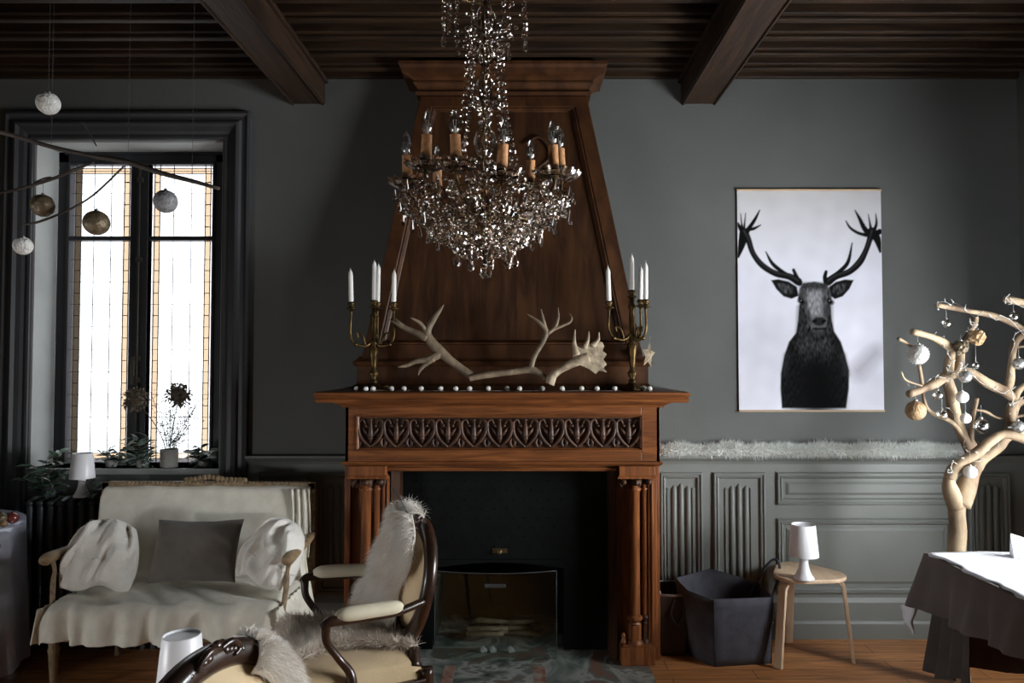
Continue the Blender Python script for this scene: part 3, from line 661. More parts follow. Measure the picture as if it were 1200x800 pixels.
# arms, dishes, candles
angs = []
for dx_, near in ((-.20, 1), (-.084, 1), (.074, 1), (.262, 1), (.297, -1), (.178, -1), (-.03, -1), (-.21, -1), (-.2999, 1)):
    dx_ = max(-.2999, min(.2999, dx_)); dy = -near*math.sqrt(RING**2-dx_**2); angs.append(math.atan2(dy, dx_))
hoff = [.02, 0, -.035, .007, .05, .06, .0, .02, .008]
for k, th in enumerate(angs):
    c, s_ = math.cos(th), math.sin(th); zb_ = ZB+hoff[k]
    at = lambda r, z: (CHX+r*c, CHY+r*s_, z)
    arm = MB(); q = bez([(*at(.04, ZB-.09), .007), (*at(.12, ZB-.13), .007), (*at(.22, ZB-.10), .006), (*at(.29, ZB-.05), .006), (*at(.302, zb_-.035), .006), (*at(.30, zb_-.005), .008)], 5)
    arm.tube([p[:3] for p in q], [p[3] for p in q], 8)
    ao = chp(arm, 'arm', BRASS)
    d = MB(); d.lathe([(.010, -.030), (.024, -.026), (.045, -.016), (.058, -.002), (.064, .014), (.058, .004), (.044, -.010), (.02, -.018), (.010, -.020)], at(RING, zb_), 72, rfun=lambda t, r, z: 1+(.30 if r > .05 else .12 if r > .04 else 0)*abs(math.cos(6*t)), sm=False, cap=False)
    chp(d, 'bobeche', CRYSTAL, ao)
    d = MB(); d.lathe([(.008, -.018), (.020, -.014), (.016, -.006), (.023, 0), (.023, .008), (.018, .010)], at(RING, zb_), 20); chp(d, 'candle_cup', BRASS, ao)
    lean = Matrix.Rotation(random.Random(k).uniform(-.06, .06)+(.10 if dx_ > .15 else 0)*0, 3, 'Y')
    d = MB(); d.lathe([(.0195, 0), (.020, .01), (.0185, .096), (.0195, .10), (.016, .102)], at(RING, zb_+.006), 20, rot=lean); chp(d, 'candle_sleeve', SLEEVE, ao)
    d = MB(); base = Vector(at(RING, zb_+.006)); d.lathe([(.009, .102), (.015, .112), (.0225, .132), (.0225, .145), (.016, .170), (.008, .190), (.0015, .200)], base, 20, rot=lean); chp(d, 'bulb', BULBG, ao)
    d = MB(); d.tube([base+lean @ Vector((.003, 0, .10)), base+lean @ Vector((.005, 0, .155)), base+lean @ Vector((-.005, 0, .155)), base+lean @ Vector((-.003, 0, .10))], .0006, 5); d.lathe([(.005, .10), (.005, .12), (.001, .135)], base, 10, rot=lean); chp(d, 'filament', WAX, ao)
# crystals
beads = []; drops = []
def strand(p0, p1, sag, n, r=.0125, out=0):
    p0 = Vector(p0); p1 = Vector(p1)
    for i in range(n+1):
        t = i/n; p = p0.lerp(p1, t); h = 4*t*(1-t); p.z -= sag*h
        rad = Vector((p.x-CHX, p.y-CHY, 0));
        if rad.length > 1e-6: p += rad.normalized()*out*h
        beads.append((p, r*random.uniform(.88, 1.12)))
def ringp(r, th, z): return (CHX+r*math.cos(th), CHY+r*math.sin(th), z)
for k in range(30):          # outer basket
    th = 2*PI*k/30; strand(ringp(.325, th, ZB-.065), ringp(.215, th+.1, ZB-.155), .012, 7, out=.02)
for k in range(24):
    th = 2*PI*k/24+.1; strand(ringp(.215, th, ZB-.165), ringp(.10, th+.12, ZB-.245), .010, 6, out=.018)
for k in range(16):          # swags between the arms
    th = 2*PI*k/16; strand(ringp(.325, th, ZB-.05), ringp(.325, th+2*PI/16, ZB-.05), .055, 6)
for k in range(12):
    th = 2*PI*k/12; strand(ringp(.22, th, ZB-.15), ringp(.22, th+2*PI/12, ZB-.15), .055, 6)
    strand(ringp(.12, th, ZB-.23), ringp(.12, th+2*PI/8, ZB-.23), .035, 4)
for k in range(22):
    th = 2*PI*k/22+.05; strand(ringp(.27, th, ZB-.05), ringp(.17, th+.15, ZB-.17), .014, 6, out=.02)
for k in range(16):
    th = 2*PI*k/16+.05; strand(ringp(.17, th, ZB-.10), ringp(.07, th+.15, ZB-.25), .0, 6, out=.02)
for k in range(14):          # inner fill
    th = 2*PI*k/14+.2; strand(ringp(.07, th, ZB-.05), ringp(.26, th, ZB-.07), .05, 9)
    strand(ringp(.05, th, ZB-.12), ringp(.19, th, ZB-.15), .03, 6)
for k in range(8):          # tall tent strings
    th = 2*PI*k/8+.15; strand(ringp(.07, th, cz(35)), ringp(.135, th, cz(200)), 0, 21, .0105, out=-.022)
for k in range(9):
    th = 2*PI*k/9; strand(ringp(.05, th+.3, cz(60)), ringp(.14, th, cz(18)), .03, 5, .0098)
for k in range(9):
    th = 2*PI*k/9+.3; strand(ringp(.165, th, cz(-20)), ringp(.165, th, cz(34)), 0, 8, .0100)
    drops.append((ringp(.165, th, cz(36)), .062, .011))
for k in range(11): drops.append((ringp(.335, 2*PI*k/11+.1, ZB-.09), random.uniform(.045, .065), .010))
for k in range(12): drops.append((ringp(.28, 2*PI*k/12+.2, ZB-.14), random.uniform(.045, .06), .009))
for k in range(12): drops.append((ringp(.22, 2*PI*k/12+.05, ZB-.185), random.uniform(.045, .06), .009))
for k in range(9): drops.append((ringp(.115, 2*PI*k/9+.05, ZB-.255), random.uniform(.058, .068), .0155))
for k in range(3): drops.append((ringp(.012, 2*PI*k/3, ZB-.30), .065, .0145))
drops.append(((CHX, CHY, ZB-.29), .05, .012))
for dd in angs:
    for o_ in (-.16, .16): drops.append((ringp(.345, dd+o_, ZB-.03), .05, .008))
for i in range(12): beads.append((Vector((CHX, CHY, ZB-.22-.008*i)), .012))
def dropmesh(p, L, r):
    m = MB(); m.lathe([(.0008, 0), (r*.35, -L*.12), (r*.7, -L*.45), (r, -L*.72), (r*.72, -L*.9), (.001, -L)], p, 8, sm=False); return m
order = sorted(range(len(beads)), key=lambda i: beads[i][0].y)
mesh0 = None; big = set(order[:95])
for i in sorted(big):
    p, r = beads[i]
    if mesh0 is None:
        m = MB(); m.ico((0, 0, 0), 1, 1); o0 = m.build('crystal_bead', CRYSTAL, ch); mesh0 = o0
        o = o0
    else: o = mesh0.copy(); COL.objects.link(o); o.parent = ch
    o.location = p-OC; o.scale = (r, r, r); o.rotation_euler = (random.random()*3, random.random()*3, 0)
m = MB()
for i in range(len(beads)):
    if i in big: continue
    p, r = beads[i]; R = Matrix.Rotation(random.random()*3, 3, 'X') @ Matrix.Rotation(random.random()*3, 3, 'Z'); vs, fs = ICO[1]
    m.add([p+(R @ Vector(v))*r for v in vs], fs)
tag(chp(m, 'crystal_beads', CRYSTAL, recalc=False), kind='stuff')
drops.sort(key=lambda d: d[0][1])
for d in drops[:90]: chp(dropmesh(*d), 'crystal_drop', CRYSTAL)
m = MB()
for d in drops[90:]:
    q = dropmesh(*d); m.add(q.v, q.f)
if m.v: tag(chp(m, 'crystal_drops', CRYSTAL), kind='stuff')

# ============================================================ MANTEL ITEMS
def candelabrum(label, bx, D, arms, labels):
    """arms: list of (px, py_candle_base, py_candle_top, dy)"""
    base = Vector((PX(bx, D), D, ST))
    r = empty('candelabrum', base, 0, label, 'candelabrum')
    ztop = max(PZ(a[1], D) for a in arms if abs(a[0]-bx) < 6)-ST
    m = MB(); m.lathe([(.068, 0), (.070, .008), (.060, .014), (.05, .022), (.028, .034), (.018, .045), (.024, .055)], n=28); m.build('base', BRASS, r)
    for t in range(3):
        f = MB(); a_ = t*2*PI/3+.5; stube(f, [(.045*math.cos(a_), .045*math.sin(a_), .02, .008), (.068*math.cos(a_), .068*math.sin(a_), .022, .009), (.080*math.cos(a_), .080*math.sin(a_), .008, .008)], 8, 4); f.build('foot', BRASS, r)
    H = ztop-.025
    m = MB(); m.lathe([(.020, .05), (.012, .065), (.022, .08), (.024, .095), (.012, .11), (.014, .14), (.022, H*.42), (.026, H*.50), (.013, H*.53), (.020, H*.57), (.012, H*.60), (.016, H*.80), (.012, H*.85), (.022, H*.9), (.010, H*.94), (.012, H)], n=20, rfun=lambda t, rr, z: 1+.08*math.cos(6*t)); m.build('stem', BRASS, r)
    for i, (px, pb, pt, dy) in enumerate(arms):
        e = Vector((PX(px, D+dy), D+dy, 0)) - Vector((base.x, base.y, 0)); hz = PZ(pb, D+dy)-ST
        central = abs(px-bx) < 3
        if not central:
            am = MB(); zj = H*.62
            stube(am, [(0, 0, zj, .008), (e.x*.35, e.y*.35, zj-.035, .008), (e.x*.8, e.y*.8, zj-.025, .0075), (e.x*1.02, e.y*1.02, zj+.02, .007), (e.x, e.y, hz-.045, .006), (e.x, e.y, hz-.02, .007)], 8, 5)
            stube(am, [(e.x*.35, e.y*.35, zj-.035, .005), (e.x*.5, e.y*.5, zj+.02, .006), (e.x*.72, e.y*.72, zj+.03, .005), (e.x*.68, e.y*.68, zj+.005, .004)], 6, 4)
            am.ico((e.x*.8, e.y*.8, zj-.028), .012, 2, sm=True); am.build('arm', BRASS, r)
        cu = MB(); cu.lathe([(.008, -.035), (.010, -.028), (.026, -.022), (.028, -.018), (.012, -.014), (.014, -.004), (.019, .0), (.019, .012), (.015, .014)], (e.x, e.y, hz), 18); cu.build('candle_cup', BRASS, r)
        ht = PZ(pt, D+dy)-PZ(pb, D+dy)
        cn = MB(); cn.lathe([(.0115, .0), (.0125, .01), (.0118, ht-.035), (.0105, ht-.022), (.004, ht-.006), (.001, ht)], n=16)
        cn.tube([(0, 0, ht-.004), (.001, 0, ht+.008)], .0008, 5)
        c = cn.build('taper_candle', WAX); c.location = (base.x+e.x, base.y+e.y, ST+hz+.014)
        c.rotation_euler = (0, (-.03, .0, .02, .01)[i % 4], 0)
        tag(c, labels[i], 'candle', 'white candles in the mantel candelabra')
candelabrum('aged brass candelabrum on the left end of the mantel shelf', 438, 3.78,
    [(411, 357, 318, -.05), (438, 355, 308, 0), (442, 357, 312, .09), (461, 357, 319, -.03)],
    ['white taper candle furthest left on the mantel, against dark wall', 'tallest white candle in the centre of the left candelabrum', 'white candle partly hidden behind the tallest one of the left candelabrum', 'white candle right of centre in the left candelabrum, nearest the chandelier'])
candelabrum('aged brass candelabrum on the right end of the mantel shelf', 741, 3.78,
    [(714, 356, 315, -.03), (741, 343, 301, 0), (751, 354, 315, .09), (757, 354, 310, -.05)],
    ['white candle on the left arm of the right candelabrum, before the hood edge', 'tallest white candle in the centre of the right candelabrum', 'white candle half hidden behind the rightmost mantel candle', 'rightmost white candle on the mantel, against the grey wall'])

def antler(name, label, D, segs, m=ANTLER, palm=None):
    o0 = P(*segs[0][0][:2], D); ms = []
    mb = MB()
    for sg in segs:
        pts = []
        for (px, py, r, *dd) in sg:
            q = P(px, py, D+(dd[0] if dd else 0)); pts.append((q.x-o0.x, q.y-o0.y, max(q.z, ST+r*.0043+.001)-o0.z, r*D/F))
        stube(mb, pts, 10, 6)
    if palm:
        n = len(palm); vs = []
        front = [P(px, py, D)-o0 for px, py in palm]; c = sum(front, Vector())/n
        pf = [f+Vector((0, -.006, 0)) for f in front]; pb = [f+Vector((0, .006, 0)) for f in front]
        mb.add([c+Vector((0, -.014, 0))]+pf, [(0, i+1, (i+1) % n+1) for i in range(n)], 0, True)
        mb.add([c+Vector((0, .014, 0))]+pb, [(0, (i+1) % n+1, i+1) for i in range(n)], 0, True)
        mb.add(pf+pb, [(i, i+n, (i+1) % n+n, (i+1) % n) for i in range(n)], 0, True)
    o = mb.build(name, m); o.location = o0; return tag(o, label, 'antler')
antler('deer_antler', 'long brown antler with five spread tines on the left of the mantel shelf', 3.72, [
    [(556, 441, 4.5), (548, 437, 5), (530, 424, 5), (515, 411, 6.5), (504, 398, 5.5), (501, 388, 4.5), (508, 374, 3.6), (515, 364, 2.5), (520, 357, .6)],
    [(501, 396, 5.5), (488, 390, 4), (472, 383, 3), (457, 375, .8)], [(478, 386, 3), (470, 380, 2.2), (463, 373, .7)],
    [(500, 388, 3), (493, 379, 2.2, -.02), (487, 375, 1.6, -.03), (481, 372, .5, -.04)],
    [(516, 414, 6), (502, 421, 4.5, -.02), (488, 423, 3.2, -.04), (476, 428, 2.4, -.05), (466, 430, .6, -.06)],
    [(508, 420, 4, -.02), (497, 428, 2.6, -.03), (492, 434, 1.8, -.03), (490, 440, .5, -.03)], [(548, 437, 4), (556, 444, 3)]])
antler('deer_antler', 'slender brown antler lying across the middle of the shelf, forked tips raised', 3.70, [
    [(550, 443, 4), (560, 441, 4), (580, 438, 4), (605, 435, 4), (622, 433, 4.5), (634, 438, 3.5), (640, 444, 3)],
    [(622, 433, 4), (624, 424, 3), (628, 414, 3), (636, 401, 3), (640, 390, 3.2), (638, 384, 2.6), (630, 376, 2), (618, 368, .6)],
    [(640, 388, 2.6), (637, 376, 2), (634, 362, .6)], [(641, 391, 2.8), (650, 384, 2.2), (654, 372, 1.8), (654, 360, .6)], [(648, 386, 2), (660, 381, 2), (668, 377, 1.6), (670, 372, 1.2), (667, 367, .4)]])
antler('palmate_antler', 'broad pale palmate antler with jagged edge at the right of the shelf', 3.68, [
    [(643, 447, 4), (646, 442, 5), (655, 434, 4.5), (666, 428, 5), (678, 422, 6), (690, 418, 6)],
    [(676, 416, 5), (673, 402, 2.6), (674, 386, .6)], [(685, 408, 4), (689, 398, 2), (690, 388, .6)], [(694, 406, 4), (701, 398, 2), (702, 389, .6)],
    [(644, 450, 6), (648, 440, 5)]], ANTLERP,
    palm=[(668, 430), (672, 415), (675, 404), (680, 408), (686, 400), (693, 404), (700, 400), (706, 401), (708, 405), (706, 411), (711, 415), (707, 421), (711, 427), (707, 431), (711, 436), (702, 434), (698, 438), (690, 432), (680, 428)])
# ball garland
gb = [(417, 448), (429, 450), (437, 449), (458, 447), (473, 448), (493, 448), (516, 448), (534, 449), (550, 448), (572, 448), (594, 445), (609, 449), (636, 444), (659, 448), (682, 448), (700, 448), (721, 448), (743, 441), (756, 445), (762, 448)]
gp = [Vector((PX(px, 3.68), 3.68+(450-py)*.010, ST+.0135)) for px, py in gb]
ga = empty('ball_garland', gp[9]-Vector((0, 0, .0135)), 0, 'string of small white balls laid along the mantel shelf', 'garland'); OG = ga.location.copy()
w_ = MB(); q = []
for i, p in enumerate(gp):
    q.append((p.x, p.y, ST+.004, .0011))
    if i < len(gp)-1: mm = (p+gp[i+1])/2; q.append((mm.x, mm.y-.012*(1 if i % 2 else -1), ST+.0025, .0011))
stube(w_, q, 5, 3); o = w_.build('wire', WIRE); o.data.transform(Matrix.Translation(-OG)); o.parent = ga
b0 = None
for p in gp:
    if b0 is None: b0 = MB().ico((0, 0, 0), .0132, 3, sm=True).build('ball', PEARL, ga); o = b0
    else: o = b0.copy(); COL.objects.link(o); o.parent = ga
    o.location = p-OG
# star shell hung at the hood corner
m = MB(); c = P(760, 416, 3.80)
n = 5; vs = [(0, -.022, 0), (0, .014, 0)]
for i in range(10):
    a = PI/2+i*PI/5; rr = .075 if i % 2 == 0 else .034; vs.append((rr*math.cos(a)*.7, 0, rr*math.sin(a)))
m.add(vs, [(0, 2+i, 2+(i+1) % 10) for i in range(10)]+[(1, 2+(i+1) % 10, 2+i) for i in range(10)])
m.tube([(0, 0, .05), (0, .0, .10)], .0012, 5)
o = m.build('star_ornament', ANTLERP); o.location = c; o.rotation_euler = (0, .15, .7); tag(o, 'pale rough star ornament on the right corner of the hood base', 'ornament')

# ============================================================ POSTER
def poster():
    yb = WALL-.012
    c = [P(863.5, 222, yb), P(1031.5, 224, yb), P(1036.5, 482, yb), P(866.5, 482, yb)]
    x0, x1 = (c[0].x+c[3].x)/2, (c[1].x+c[2].x)/2; z1, z0 = c[0].z, c[2].z
    W_, H_ = x1-x0, z1-z0
    root = empty('stag_poster', ((x0+x1)/2, yb, z0), .0, 'large black and white poster of an antlered stag, hung on the grey wall', 'poster')
    nu, nv = 190, 290
    uu, vv = np.meshgrid(np.linspace(0, 1, nu+1), np.linspace(0, 1, nv+1), indexing='ij')
    X = 44+uu*480; Y = 775-vv*738          # drawing coordinates (y down)
    R2 = np.random.default_rng(3)
    def sn(sc, seed, ax=1, ay=1):
        out = np.zeros_like(X); r = np.random.default_rng(seed)
        for k in range(26):
            a = r.uniform(0, 2*PI); f = r.uniform(.5, 1.6)/sc; out += np.cos((X*math.cos(a)*ax+Y*math.sin(a)*ay)*f*2*PI+r.uniform(0, 7))
        return out/5
    sky = .80+.05*(Y-40)/740+.012*sn(90, 1)
    img = np.stack([sky*1.0, sky*1.0, sky*1.08], -1)
    top = np.clip((330-Y)/300, 0, 1)[..., None]; img = img*(1-.22*top*np.array([.9, .95, 1.2]))
    def seg(ax, ay, ra, bx, by, rb):
        dx, dy = bx-ax, by-ay; t = np.clip(((X-ax)*dx+(Y-ay)*dy)/(dx*dx+dy*dy+1e-9), 0, 1)
        return np.hypot(X-ax-t*dx, Y-ay-t*dy)-(ra+(rb-ra)*t)
    def poly(pts):
        pts = np.array(pts, float); d = np.full(X.shape, 1e9); ins = np.zeros(X.shape, bool); n = len(pts)
        for i in range(n):
            a, b = pts[i], pts[(i+1) % n]; d = np.minimum(d, seg(a[0], a[1], 0, b[0], b[1], 0))
            cond = ((a[1] > Y) != (b[1] > Y)) & (X < (b[0]-a[0])*(Y-a[1])/(b[1]-a[1]+1e-12)+a[0]); ins ^= cond
        return np.where(ins, -d, d)
    def put(d, col, soft=3., op=1.):
        nonlocal img
        a = np.clip(.5-d/soft, 0, 1)[..., None]*op; cc = col if isinstance(col, np.ndarray) else np.array(col, float)
        if cc.ndim == 2: cc = cc[..., None]*np.array([1, 1, 1.04])
        img = img*(1-a)+cc*a
    def chain(pts):
        d = np.full(X.shape, 1e9); q = bez(pts, 5)
        for a, b in zip(q[:-1], q[1:]): d = np.minimum(d, seg(a[0], a[1], a[2], b[0], b[1], b[2]))
        return d
    hair = sn(7, 5, 1, .25); hair2 = sn(14, 8, 1, .4); fine = sn(5, 9)
    dk = .010+.004*fine
    mir = lambda p: [(586-a, b, *r) for a, b, *r in p]
    # soft tree branch shadow at right, painted into the print colour
    put(seg(500, 580, 14, 440, 640, 22), (.33, .32, .36), 60, .55)
    # antlers
    AL = [[(245, 345, 13), (215, 328, 11), (170, 318, 10), (125, 290, 10), (95, 250, 9), (80, 205, 10), (66, 180, 14)],
          [(235, 340, 9), (200, 318, 7), (160, 285, 6), (138, 245, 1.5)], [(250, 350, 9), (240, 330, 7), (230, 306, 5)],
          [(66, 190, 12), (84, 165, 7), (104, 135, 5), (119, 106, 1.5)], [(80, 170, 6), (98, 168, 5), (122, 156, 1.5)], [(64, 180, 10), (50, 160, 6), (46, 150, 3)],
          [(66, 185, 16), (58, 220, 12), (46, 262, 4)], [(62, 175, 6), (58, 150, 2.5), (55, 118, 1)], [(66, 175, 5), (68, 150, 2.5), (72, 116, 1)]]
    AR = [[(345, 345, 13), (370, 328, 11), (415, 312, 10), (450, 280, 11), (472, 240, 9), (486, 200, 10), (492, 178, 14)],
          [(350, 338, 9), (385, 310, 7), (412, 278, 6), (426, 216, 1.5)], [(338, 350, 9), (334, 330, 7), (338, 312, 5)],
          [(486, 190, 11), (466, 165, 8), (452, 135, 5.5), (437, 107, 1.5)], [(472, 190, 6), (445, 182, 5), (420, 165, 4), (406, 142, 1.5)],
          [(495, 182, 15), (510, 205, 12), (519, 245, 4)], [(490, 175, 6), (486, 150, 3), (481, 120, 1)], [(500, 175, 6), (508, 150, 4), (506, 118, 1)], [(505, 185, 9), (519, 178, 9)]]
    for c_ in AL+AR: put(chain(c_), .018+.010*fine, 3.5)
    for c_ in (AL[0], AR[0]): put(chain([(a, b-4, r*.25) for a, b, r in c_]), (.16, .155, .165), 6, .5)
    # body
    body = [(186, 764), (182, 700), (184, 650), (196, 590), (212, 545), (236, 515), (244, 470), (248, 420), (300, 400), (350, 420), (354, 470), (362, 510), (384, 545), (398, 590), (410, 640), (408, 700), (398, 764)]
    put(poly(body), np.clip(.030+.016*hair, .006, 1), 5)
    put(poly([(243, 500), (246, 430), (352, 430), (352, 500), (356, 580), (340, 620), (300, 600), (262, 620), (236, 560)]), np.clip(.075+.04*hair+.02*hair2, .012, 1), 26, .9)
    put(seg(300, 660, 60, 300, 740, 70), (.008, .008, .010), 90, .8)
    put(seg(204, 590, 5, 196, 650, 5), (.11, .11, .115), 26, .6); put(seg(390, 590, 6, 402, 650, 6), (.10, .10, .105), 26, .6)
    put(seg(262, 560, 6, 330, 560, 6), (.16, .16, .165), 40, .30)
    # ears
    eL = [(155, 340), (180, 337), (214, 345), (240, 362), (246, 392), (222, 402), (196, 394), (172, 370)]
    eR = [(429, 340), (400, 338), (370, 346), (348, 362), (344, 388), (366, 403), (392, 394), (414, 370)]
    for e in (eL, eR):
        put(poly(e), .022+.012*fine, 4); cx, cy = np.mean(e, 0)
        put(poly([(cx+(a-cx)*.62, cy+(b-cy)*.58) for a, b in e]), np.clip(.12+.07*hair2, .02, 1), 9, .9)
    # head
    head = [(248, 372), (262, 350), (300, 345), (336, 352), (350, 372), (356, 402), (350, 428), (342, 462), (336, 490), (322, 514), (296, 514), (284, 498), (272, 462), (254, 424), (243, 402)]
    put(poly(head), np.clip(.15+.015*fine+.05*hair2+.03*hair, .02, 1), 5)
    put(poly([(276, 366), (322, 366), (326, 400), (322, 440), (330, 466), (292, 466), (276, 440), (272, 400)]), np.clip(.42+.03*fine+.09*hair, .03, 1), 16, .85)
    put(seg(262, 362, 10, 335, 362, 10), np.clip(.06+.05*fine, .01, 1), 22, .8)
    for ex in (255, 350):
        put(seg(ex-4, 408, 9, ex+4, 414, 9), (.035, .035, .037), 8, .9); put(seg(ex-2, 411, 5, ex+2, 412, 5), (.004, .004, .005), 3); put(seg(ex-2, 408, 1.4, ex-1, 408, 1.4), (.5, .5, .52), 2)
    put(seg(270, 430, 5, 276, 468, 5), (.07, .07, .072), 18, .7); put(seg(342, 430, 5, 338, 468, 5), (.055, .055, .058), 18, .8)
    put(poly([(284, 470), (298, 456), (328, 456), (340, 470), (338, 492), (314, 504), (292, 496)]), (.22, .215, .22), 10, .8)
    put(poly([(290, 474), (302, 464), (326, 464), (336, 474), (328, 488), (313, 492), (298, 488)]), (.055, .055, .058), 5)
    for nx in (298, 328): put(seg(nx-3, 478, 4, nx+3, 475, 4), (.004, .004, .004), 3)
    put(seg(294, 502, 3, 334, 502, 3), (.012, .012, .013), 6); put(seg(300, 514, 6, 326, 514, 6), (.10, .10, .105), 10, .8)
    img = np.clip(1.06*img**1.42, .002, 1)
    vs = [(-W_/2+u*W_, .0+.0015*math.sin(u*5), v_*H_) for u in np.linspace(0, 1, nu+1) for v_ in np.linspace(0, 1, nv+1)]
    fs = [(i*(nv+1)+j, (i+1)*(nv+1)+j, (i+1)*(nv+1)+j+1, i*(nv+1)+j+1) for i in range(nu) for j in range(nv)]
    me = bpy.data.meshes.new('print'); me.from_pydata(vs, [], fs)
    ca = me.color_attributes.new('Print', 'FLOAT_COLOR', 'POINT')
    arr = np.concatenate([img.reshape(-1, 3), np.ones((len(vs), 1))], 1).astype(np.float32)
    ca.data.foreach_set('color', arr.ravel())
    m = bpy.data.materials.new('printed_poster_paper'); m.use_nodes = True; N = m.node_tree.nodes
    at = N.new('ShaderNodeAttribute'); at.attribute_name = 'Print'; m.node_tree.links.new(at.outputs['Color'], N['Principled BSDF'].inputs['Base Color']); N['Principled BSDF'].inputs['Roughness'].default_value = .8; N['Principled BSDF'].inputs['Specular IOR Level'].default_value = .08
    me.materials.append(m); po = bpy.data.objects.new('print', me); COL.objects.link(po); po.parent = root
    b = MB().box(-W_/2, W_/2, .002, .004, 0, H_); b.build('backing_paper', WHITEP, root)
    for z in (-.002, H_-.008): MB().box(-W_/2-.004, W_/2+.004, -.007, .006, z, z+.011).build('hanging_rail', PAPER, root, bevel=.003)
poster()

# feather boa on the chair rail
m = MB(); r = random.Random(5); xa, xb = PX(774, WALL-.03), PX(1128, WALL-.03); pts = []; nr = []
for i in range(13000):
    x = r.uniform(xa, xb); a = r.uniform(0, 2*PI); rr = .012
    cz_ = RZ+.034+.004*math.sin(x*23); pts.append((x, WALL-.040+rr*math.cos(a)*.8, cz_+rr*math.sin(a))); nr.append((r.gauss(0, .3), math.cos(a)*.6, math.sin(a)+.15))
for k in range(6):
    sel = [i for i in range(len(pts)) if int((nz(pts[i][0]*14, 1.3)*.5+.5)*5.99) % 6 == k]
    fur(m, [pts[i] for i in sel], [nr[i] for i in sel], .030+.006*k, .0034, .1, .45, 3+k)
fb = empty('feather_garland', ((xa+xb)/2, WALL-.04, RZ+.001), 0, 'fluffy white feather garland lying along the grey chair rail', 'garland')
o = m.build('feathers', BOA, recalc=False); o.data.transform(Matrix.Translation(-fb.location)); o.parent = fb
m = MB(); m.tube([(xa+(xb-xa)*i/20, WALL-.040, RZ+.028+.004*math.sin((xa+(xb-xa)*i/20)*23)) for i in range(21)], .013, 8); o = m.build('core', BOA); o.data.transform(Matrix.Translation(-fb.location)); o.parent = fb

# ============================================================ TABLE LAMPS
def lamp(loc, label, s=1.0, rz=0):
    r = empty('table_lamp', loc, rz, label, 'lamp', None)
    b = MB(); b.lathe([(.050, 0), (.052, .004), (.050, .010), (.040, .022), (.030, .045), (.023, .075), (.021, .100), (.022, .120), (.015, .124)], n=36); b.build('base', WHITEP, r)
    b = MB(); b.lathe([(.074, .118), (.0745, .122), (.060, .276), (.058, .279), (.0555, .277), (.071, .122)], n=40, cap=False)
    b.lathe([(.0575, .270), (.001, .270)], n=40, cap=False); b.build('lamp_shade', WHITEP, r)
    b = MB(); b.lathe([(.012, .12), (.012, .15), (.016, .17), (.014, .20), (.004, .215)], n=16); b.build('bulb', WAX, r)
    r.scale = (s, s, s); return r
# ============================================================ STOOLS
def stool(c, feet, label):
    r = empty('bentwood_stool', (c[0], c[1], 0), 0, label, 'stool')
    n = 60; poly = []
    ang0 = [math.atan2(f[1]-c[1], f[0]-c[0]) for f in feet]
    for i in range(n):
        th = 2*PI*i/n; rr = .178+.022*max(math.cos(3*(th-ang0[0])), -1)
        poly.append((rr*math.cos(th), rr*math.sin(th)))
    b = MB(); b.prismz(poly, .430, .450); b.build('seat', BEECH, r, bevel=.005)
    for a, f in zip(ang0, feet):
        d = Vector((math.cos(a), math.sin(a), 0)); s = Vector((-d.y, d.x, 0))*.022
        R = math.hypot(f[0]-c[0], f[1]-c[1]); prof = [(.06, .4205), (R*.62, .4205), (R*.72, .414), (R*.79, .395), (R*.83, .36), (R, .0)]
        q = bez(prof, 4); l = MB(); vs = []
        for i, p in enumerate(q):
            a_ = q[max(i-1, 0)]; b_ = q[min(i+1, len(q)-1)]; t = np.array(b_)-np.array(a_); t = t/np.linalg.norm(t); nn = np.array([-t[1], t[0]])*.009
            for sg, ss in ((1, 1), (1, -1), (-1, -1), (-1, 1)):
                v = d*(p[0]+nn[0]*sg)+s*ss+Vector((0, 0, max(p[1]+nn[1]*sg, 0))); vs.append(v)
        m_ = len(q); l.add(vs, [(i*4+k, i*4+(k+1) % 4, (i+1)*4+(k+1) % 4, (i+1)*4+k) for i in range(m_-1) for k in range(4)]+[(3, 2, 1, 0), tuple((m_-1)*4+k for k in range(4))])
        l.build('leg', BEECH, r, bevel=.002)
    return r
def fl(px, py):
    for k in range(60): pass
    # point on the floor under pixel
    a = P(px, py, 1.0)-EYE; t = -EYE.z/a.z; return (a.x*t, a.y*t)
f3 = [fl(912, 783), fl(1000, 776), fl(924, 752)]
sc_ = ((f3[0][0]+f3[1][0]+f3[2][0])/3, (f3[0][1]+f3[1][1]+f3[2][1])/3)
stool(sc_, f3, 'pale three-legged bentwood stool standing by the dark felt bag')
lp = P(942, 676, 3.76); lamp((lp.x, 3.76, .4505), 'white table lamp standing on the bentwood stool', 1.0)

